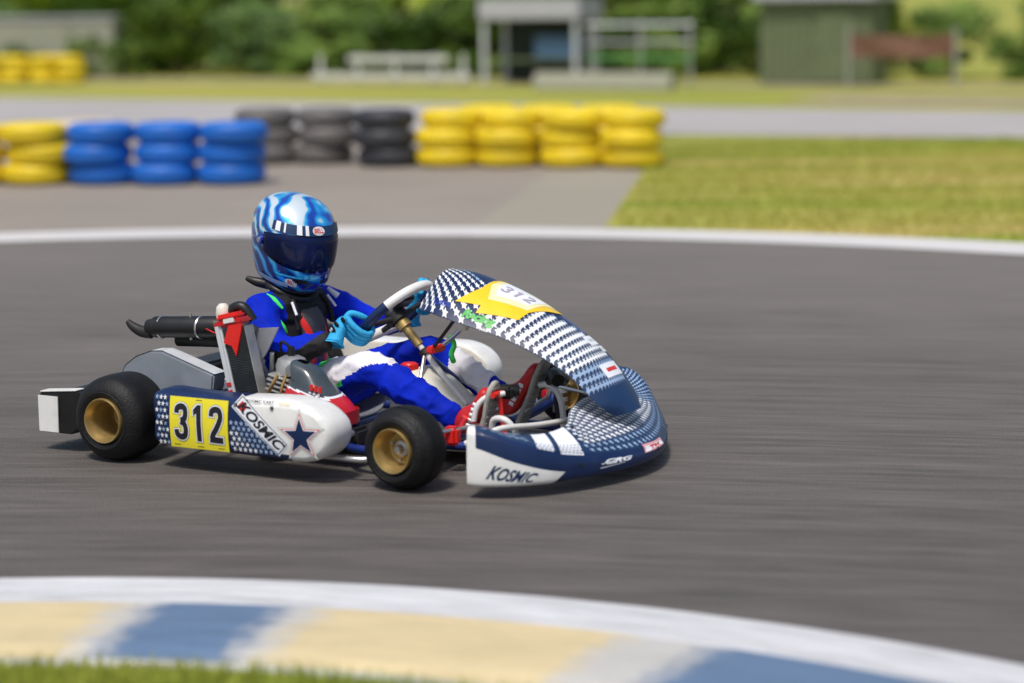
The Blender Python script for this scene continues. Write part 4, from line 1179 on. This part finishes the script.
# grass blades as one countless mass
def blades(name, n, sampler, h, w):
    mb = MB()
    for _ in range(n):
        x, y, z = sampler()
        for k in range(3):
            a = random.uniform(0, 2*pi); dx, dy = cos(a)*w, sin(a)*w; hh = h*random.uniform(.5, 1.2); lx, ly = random.uniform(-.5, .5)*hh, random.uniform(-.5, .5)*hh
            ox, oy = x+random.uniform(-.02, .02), y+random.uniform(-.02, .02)
            o = len(mb.v); mb.v += [V((ox-dx, oy-dy, z)), V((ox+dx, oy+dy, z)), V((ox+lx, oy+ly, z+hh))]; mb.f.append((o, o+1, o+2)); mb.m.append('blade')
    ob = mb.build(name); tag(ob, None, 'grass', kind='stuff'); return ob
random.seed(11)
def s_in():
    while 1:
        x = random.uniform(.7, 7.5); y = random.uniform(10.5, 21.6)
        if math.hypot(x-CB[0], y-CB[1]) < 8.70: continue
        if x < .62+(y-13.7)*.12: continue
        if y > 23.3-(x*.345): continue
        return x, y, 0
g1 = blades('infield_grass', 30000, s_in, .032, .006); g1['label'] = 'sunlit infield grass between the white line and the far straight'
def s_near():
    while 1:
        a = R(random.uniform(60, 125)); r = random.uniform(2.5, 3.05)
        return CK[0]+r*cos(a), CK[1]+r*sin(a), .006
g2 = blades('verge_grass', 9000, s_near, .045, .0022); g2['label'] = 'green grass growing inside the painted kerb'

# ---- tyre barriers ----
def tyre_mat(name, c, dirt=.35):
    M[name] = pm(name, c, .5, var=.12, vscale=5, bump=.2, bscale=30, dirt=dirt)
tyre_mat('tyre_yellow', (.80, .60, .015)); tyre_mat('tyre_blue', (.01, .15, .58)); tyre_mat('tyre_white', (.62, .52, .40)); tyre_mat('tyre_black', (.04, .042, .05)); tyre_mat('tyre_grey', (.15, .14, .135))
M['tyre_inner'] = pm('tyre inside', (.02, .02, .02), .8)
def tyre_mesh(mat, r, h):
    mb = MB(); hh = h/2
    pr = [(r*.58, -hh*.62), (r*.60, -hh*.88), (r*.70, -hh*.98), (r*.85, -hh*.93), (r*.94, -hh*.72), (r*.985, -hh*.45), (r, -hh*.15), (r, hh*.15), (r*.985, hh*.45), (r*.94, hh*.72), (r*.85, hh*.93), (r*.70, hh*.98), (r*.60, hh*.88), (r*.58, hh*.62)]
    mb.lathe(pr, mat, 40, (0, 0, hh), 'Z')
    mb.lathe([(r*.58, hh*.62), (r*.80, hh*.5), (r*.88, 0), (r*.80, -hh*.5), (r*.58, -hh*.62)], 'tyre_inner', 40, (0, 0, hh), 'Z')
    for k in range(40):   # tread blocks
        a = 2*pi*k/40; q = Matrix.Rotation(a, 3, 'Z')
        for zz in (-.35, 0, .35): mb.box(q @ V((r*(1.0 if zz == 0 else .992), 0, 0))+V((0, 0, hh+zz*hh)), (.012, r*.11, hh*.26), mat, 0, q)
    me = mb.build('barrier_tyre', ang=40); me_ = me.data; bpy.data.objects.remove(me); return me_
TM_ = {k: tyre_mesh('tyre_'+k, .27, .165) for k in ('yellow', 'blue', 'white', 'black', 'grey')}
LV = ['bottom', 'middle', 'top']
def stack(x, y, col, label_where, group, n=3, hgt=.165):
    for k in range(n):
        o = bpy.data.objects.new('barrier_tyre', TM_[col]); COL.objects.link(o)
        o.location = (x+random.uniform(-.03, .03), y+random.uniform(-.03, .03), .002+k*hgt); o.rotation_euler = (0, 0, random.uniform(0, 6))
        nm = {'yellow': 'yellow painted', 'blue': 'blue painted', 'white': 'dirty white painted', 'black': 'bare black', 'grey': 'dusty grey'}[col]
        tag(o, '%s tyre, %s one of %s' % (nm, LV[k], label_where), 'tyre', group)
random.seed(4)
ORD = ['leftmost', 'second from left', 'third from left', 'fourth from left', 'fifth from left']
for i in range(4):
    f = i/3; x = -.53+1.58*f+.0; y = 18.98-.40*f
    stack(x, y, 'yellow', 'the %s stack in the long yellow row' % ORD[i], 'yellow barrier tyres by the infield')
for i in range(3):
    stack(-.20+.55*i, 19.55-.13*i, 'yellow', 'the %s stack behind the long yellow row' % ORD[i], 'yellow barrier tyres by the infield')
for i in range(3):
    stack(-3.32+.54*i, 17.52-.07*i, 'blue', 'the %s stack in the blue row' % ORD[i], 'blue barrier tyres')
stack(-3.52, 18.02, 'white', 'the stack tucked behind yellow and blue', 'white barrier tyres')
for i in range(3):
    stack(-3.87-.54*i, 17.62+.05*i, 'yellow', 'the %s stack left of the blue row' % ('nearest', 'second', 'farthest')[i], 'yellow barrier tyres left of the blue wall')
stack(-1.09, 19.05, 'black', 'the stack beside the long yellow row', 'black barrier tyres')
for i in range(2):
    stack(-1.66-.54*i, 19.45+.08*i, 'grey', 'the %s stack left of the black one' % ('near', 'farther')[i], 'unpainted barrier tyres', 3)
for i in range(5):
    stack(-10.1+.54*i, 39.9-.15*i, 'yellow', 'the %s stack in the distant yellow row' % ORD[i], 'distant yellow barrier tyres')

# ---- vegetation ----
M['leaf_a'] = two('leaves dark', [(.35, (.05, .10, .02)), (.55, (.11, .20, .035)), (.72, (.20, .30, .06))], 1.3, bump=0)
M['leaf_b'] = two('leaves mid', [(.35, (.08, .16, .02)), (.55, (.17, .27, .035)), (.72, (.28, .37, .06))], 1.3, bump=0)
M['leaf_c'] = two('leaves light', [(.35, (.17, .26, .015)), (.55, (.32, .42, .02)), (.72, (.48, .52, .04))], 1.3, bump=0)
for k in ('leaf_a', 'leaf_b', 'leaf_c'):
    b = M[k].node_tree.nodes['Principled BSDF']; b.inputs['Roughness'].default_value = .6; b.inputs['Transmission Weight'].default_value = 0
def crown_mesh(seed, n, w, h, mat, leaf=.07):
    rnd = random.Random(seed); mb = MB(); cl = []
    for i in range(26):
        a = rnd.uniform(0, 2*pi); rr = w*math.sqrt(rnd.random())*.85; z = h*(.10+.80*rnd.random()); rr *= (1-.45*(z/h)**2)
        cl.append((V((rr*cos(a), rr*sin(a), z)), rnd.uniform(.18, .36)*w))
    per = n//len(cl)
    for c, r in cl:
        for _ in range(per):
            d = V((rnd.gauss(0, 1), rnd.gauss(0, 1), rnd.gauss(0, .8))).normalized()*r*(rnd.random()**.4)
            p = c+d
            if p.z < .03: continue
            t = V((rnd.uniform(-1, 1), rnd.uniform(-1, 1), rnd.uniform(-.6, .6))).normalized(); u = t.orthogonal().normalized(); s = leaf*rnd.uniform(.6, 1.3)
            o = len(mb.v); mb.v += [p-t*s, p+u*s*.5, p+t*s, p-u*s*.5]; mb.f.append((o, o+1, o+2, o+3)); mb.m.append(mat)
    ob = mb.build('crown', ang=1); me = ob.data; bpy.data.objects.remove(ob); return me
def trunk_mesh(h, w, seed):
    rnd = random.Random(seed); mb = MB()
    mb.tube([(0, 0, -.03), (.02, .01, h*.35), (-.01, .02, h*.85)], [.07, .05, .02], 'wood', 8)
    for k in range(6):
        a = rnd.uniform(0, 6.28); z = h*(.15+.1*k); mb.tube([(0, 0, z), (w*.4*cos(a), w*.4*sin(a), z+h*.15), (w*.7*cos(a), w*.7*sin(a), z+h*.3)], [.03, .02, .008], 'wood', 6)
    ob = mb.build('trunk'); me = ob.data; bpy.data.objects.remove(ob); return me
CR = []
for i in range(9):
    mt_ = ('leaf_a', 'leaf_b', 'leaf_c')[i % 3]; h = (2.0, 2.3, 2.8)[i % 3]
    CR.append((crown_mesh(100+i, 5200, 1.25, h, mt_), trunk_mesh(h, 1.1, i), h))
def bush(x, y, k, sc, label, group, zs=1.0):
    e = empty('bush' if CR[k][2]*sc*zs < 2.4 else 'tree', (x, y, 0), random.uniform(0, 6), label, 'bush' if CR[k][2]*sc*zs < 2.4 else 'tree', group)
    e.scale = (sc, sc, sc*zs)
    for nm, me in (('crown', CR[k][0]), ('trunk', CR[k][1])):
        o = bpy.data.objects.new(nm, me); COL.objects.link(o); o.parent = e
random.seed(21)
def hedge_y(x): return 38.0-.46*x-.004*x*x
row = [-14.2+1.55*i for i in range(16)]+[-15.8-1.6*i for i in range(6)]
desc = ['dark green bush', 'mid green bush', 'yellow green bush']
for i, x in enumerate(row):
    k = [0, 1, 3, 4, 0, 7, 3, 1, 6, 4, 0, 1, 3, 7, 4, 1][i % 16]
    if 6.0 < x: sc, zs = .8, .72
    else: sc, zs = random.uniform(.9, 1.1), random.uniform(.50, .72)
    bush(x+random.uniform(-.2, .2), hedge_y(x)+2.3+random.uniform(-.3, .3), k, sc, '%s in the front row of the hedge behind the far straight' % desc[k % 3], 'front row of bushes behind the far straight, '+desc[k % 3], zs)
for i in range(13):
    x = -16+2.2*i; k = [2, 5, 8][i % 3]
    if x > 7.6: continue
    bush(x, hedge_y(x)+5.8+random.uniform(-.6, .6), k, random.uniform(1.1, 1.4), 'tall yellow green tree rising behind the hedge', 'tall trees behind the hedge', 1.0)

for i, x in enumerate((-10.6, -9.5, -8.3, -7.4)):
    bush(x, 42.3-.45*(x+9), (0, 3, 1, 4)[i], .42, 'small rounded bush growing in front of the pale low wall', 'small bushes before the low wall', .75)
for i in range(15):
    x = -15.5+1.75*i; k = [1, 0, 4, 3, 7][i % 5]
    if x < 6.4: bush(x, hedge_y(x)+4.2+random.uniform(-.3, .3), k, random.uniform(1.0, 1.2), 'dense green bush in the middle row of the hedge', 'middle row of the hedge', random.uniform(.62, .80))
# ---- things seen small and far, in front of the hedge ----
M['car_white'] = pm('white car paint', (.62, .63, .62), .3, coat=1, var=.04, dirt=.1)
M['car_dark'] = pm('slate blue plastic', (.06, .13, .24), .4, var=.06); M['leaf_dark'] = pm('dark boards', (.03, .045, .035), .8); M['roof_pale'] = pm('pale sheet roof', (.42, .42, .45), .5, var=.06)
M['plank'] = pm('weathered boards', (.13, .16, .08), .8, var=.25); M['rail_green'] = pm('green rail', (.08, .30, .08), .5); M['wall_pale'] = pm('pale render', (.32, .32, .25), .85, var=.12, dirt=.2)
M['red_cloth'] = pm('faded red cloth', (.18, .09, .06), .8, var=.2)
e = empty('white_railing', (-2.05, 37.0, 0), R(-20), 'low white two rail fence before the hedge, above the helmet', 'railing')
for z, x0, x1 in ((.13, -1.45, 1.5), (.42, -.75, 1.1)):
    mb = MB(); mb.box(((x0+x1)/2, 0, z), (x1-x0, .05, .11), 'car_white', .01); mb.build('rail', e)
for x in (-1.3, -.6, .1, .8, 1.35):
    mb = MB(); mb.box((x, .05, .25), (.07, .05, .5), 'car_white', .008); mb.build('post', e)
# open shelter with a pale roof board
e = empty('paddock_shelter', (.55, 36.6, 0), R(-22), 'small open shelter with a pale roof edge and dark inside, left of the railings', 'shelter')
mb = MB(); mb.box((0, 0, 1.24), (1.80, 1.2, .34), 'roof_pale', .02); mb.build('roof', e)
mb = MB(); mb.box((0, .52, .54), (1.66, .04, 1.06), 'leaf_dark', .005); mb.build('back_wall', e)
for x in (-.82, .82):
    for y in (-.52, .44): mb = MB(); mb.box((x, y, .54), (.07, .07, 1.07), 'guard_edge', .008); mb.build('post', e)
mb = MB(); mb.box((0, -.1, .40), (1.5, .5, .05), 'plank', .01); mb.build('shelf', e)
e = empty('blue_crate', (.85, 36.3, .425), R(-22), 'blue plastic crate on the shelf of the small shelter', 'crate')
mb = MB(); mb.box((0, 0, .18), (.75, .38, .36), 'car_dark', .02); mb.build('box', e)
mb = MB(); mb.box((0, 0, .37), (.78, .41, .03), 'car_dark', .01); mb.build('rim', e)
# railing with green rails
e = empty('metal_railing', (2.05, 34.8, 0), R(-24), 'metal railing with grey and green rails beside the dark van', 'railing')
mb = MB()
for k, (z, m_) in enumerate(((.45, 'rail_green'), (.70, 'steel'), (.98, 'guard_edge'))): mb.tube([(-.85, 0, z), (.95, 0, z)], .028, m_, 8)
mb.build('rail', e)
for x in (-.8, .05, .9):
    mb = MB(); mb.tube([(x, .04, 0), (x, .04, 1.05)], .035, 'alu', 8); mb.build('post', e)
# low concrete block
e = empty('concrete_barrier', (1.5, 34.0, 0), R(-24), 'long low pale concrete block on the grass below the railing', 'barrier')
mb = MB(); mb.prism([(-.18, 0), (.18, 0), (.16, .12), (.10, .26), (-.10, .26), (-.16, .12)], -1.15, 1.15, 'wall_pale', ((0, 0, 0), (0, 1, 0), (0, 0, 1), (1, 0, 0)), .01); mb.build('block', e)
# kiosk with pale roof
e = empty('wooden_kiosk', (5.15, 35.4, 0), R(-24), 'boarded wooden kiosk with a pale flat roof at the top right', 'kiosk')
mb = MB()
for k in range(13): mb.box((-.84+.14*k, -.5, .66), (.132, .03, 1.3), 'plank', .006)
for k in range(8): mb.box((.92, -.44+.13*k, .66), (.03, .122, 1.3), 'plank', .006); mb.box((-.92, -.44+.13*k, .66), (.03, .122, 1.3), 'plank', .006)
mb.box((0, .55, .66), (1.84, .03, 1.3), 'plank', .006); mb.build('wall', e)
mb = MB(); mb.box((0, 0, 1.42), (2.05, 1.35, .18), 'roof_pale', .02); mb.build('roof', e)
mb = MB(); mb.box((.35, -.53, .60), (.6, .03, 1.15), 'plank', .01); mb.tube([(.12, -.55, .6), (.12, -.59, .6), (.12, -.59, .7)], .01, 'steel', 6); mb.build('door', e)
# red cloth banner on the fence
e = empty('fabric_banner', (6.0, 33.1, -.18), R(-24), 'faded red cloth banner strung between two posts at the right', 'banner')
mb = MB(); mb.grid(lambda a, b: V((-.80+1.6*a, .02*sin(a*23)+.02*sin(a*9+b*3), .66+.34*b-.03*sin(a*pi))), 40, 8, 'red_cloth'); mb.build('cloth', e)
for x in (-.83, .83):
    mb = MB(); mb.tube([(x, 0, 0), (x, 0, 1.1)], .03, 'alu', 8); mb.build('post', e)
# pale wall at the left
e = empty('low_wall', (-9.3, 43.2, 0), R(-20), 'pale rendered low wall among the bushes at the left', 'wall')
mb = MB(); mb.box((0, 0, .55), (3.4, .22, 1.10), 'wall_pale', .02); mb.build('panel', e)
mb = MB(); mb.box((0, 0, 1.135), (3.5, .30, .07), 'roof_pale', .015); mb.build('coping', e)

# ------------------------------------------------------------------ light and camera
SUN_EL, SUN_AZ = R(64), R(200)      # azimuth of the sun seen from above, compass from +Y clockwise
w = bpy.data.worlds.new('World'); SC.world = w; w.use_nodes = True
nt = w.node_tree; bg = nt.nodes['Background']; sky = nt.nodes.new('ShaderNodeTexSky'); sky.sky_type = 'NISHITA'; sky.sun_disc = False
sky.sun_elevation = SUN_EL; sky.sun_rotation = SUN_AZ; sky.dust_density = 3; sky.air_density = 1.2
nt.links.new(sky.outputs[0], bg.inputs['Color']); bg.inputs['Strength'].default_value = .115
sl = bpy.data.lights.new('sun', 'SUN'); sl.energy = 3.0; sl.angle = R(10); sl.color = (1, .95, .88)
so = bpy.data.objects.new('sun', sl); COL.objects.link(so)
d = V((sin(SUN_AZ)*cos(SUN_EL), cos(SUN_AZ)*cos(SUN_EL), sin(SUN_EL)))
so.rotation_euler = d.to_track_quat('Z', 'Y').to_euler(); so.location = d*30
cam = bpy.data.cameras.new('camera'); co = bpy.data.objects.new('camera', cam); COL.objects.link(co); SC.camera = co
cam.sensor_width = 36; cam.lens = 36*2150/1024; cam.clip_end = 4000; cam.clip_start = .1
pitch, roll = R(9.15), R(-.7)
fwd = V((0, cos(pitch), -sin(pitch))); up0 = V((0, sin(pitch), cos(pitch))); r0 = V((1, 0, 0))
rt = r0*cos(roll)+up0*sin(roll); up = -r0*sin(roll)+up0*cos(roll)
mtx = Matrix((rt, up, -fwd)).transposed().to_4x4(); mtx.translation = V((0, 0, 1.474)); co.matrix_world = mtx
cam.dof.use_dof = True; cam.dof.focus_distance = 7.15; cam.dof.aperture_fstop = 1.15
SC.view_settings.view_transform = 'Standard'; SC.view_settings.look = 'None'; SC.view_settings.exposure = 0
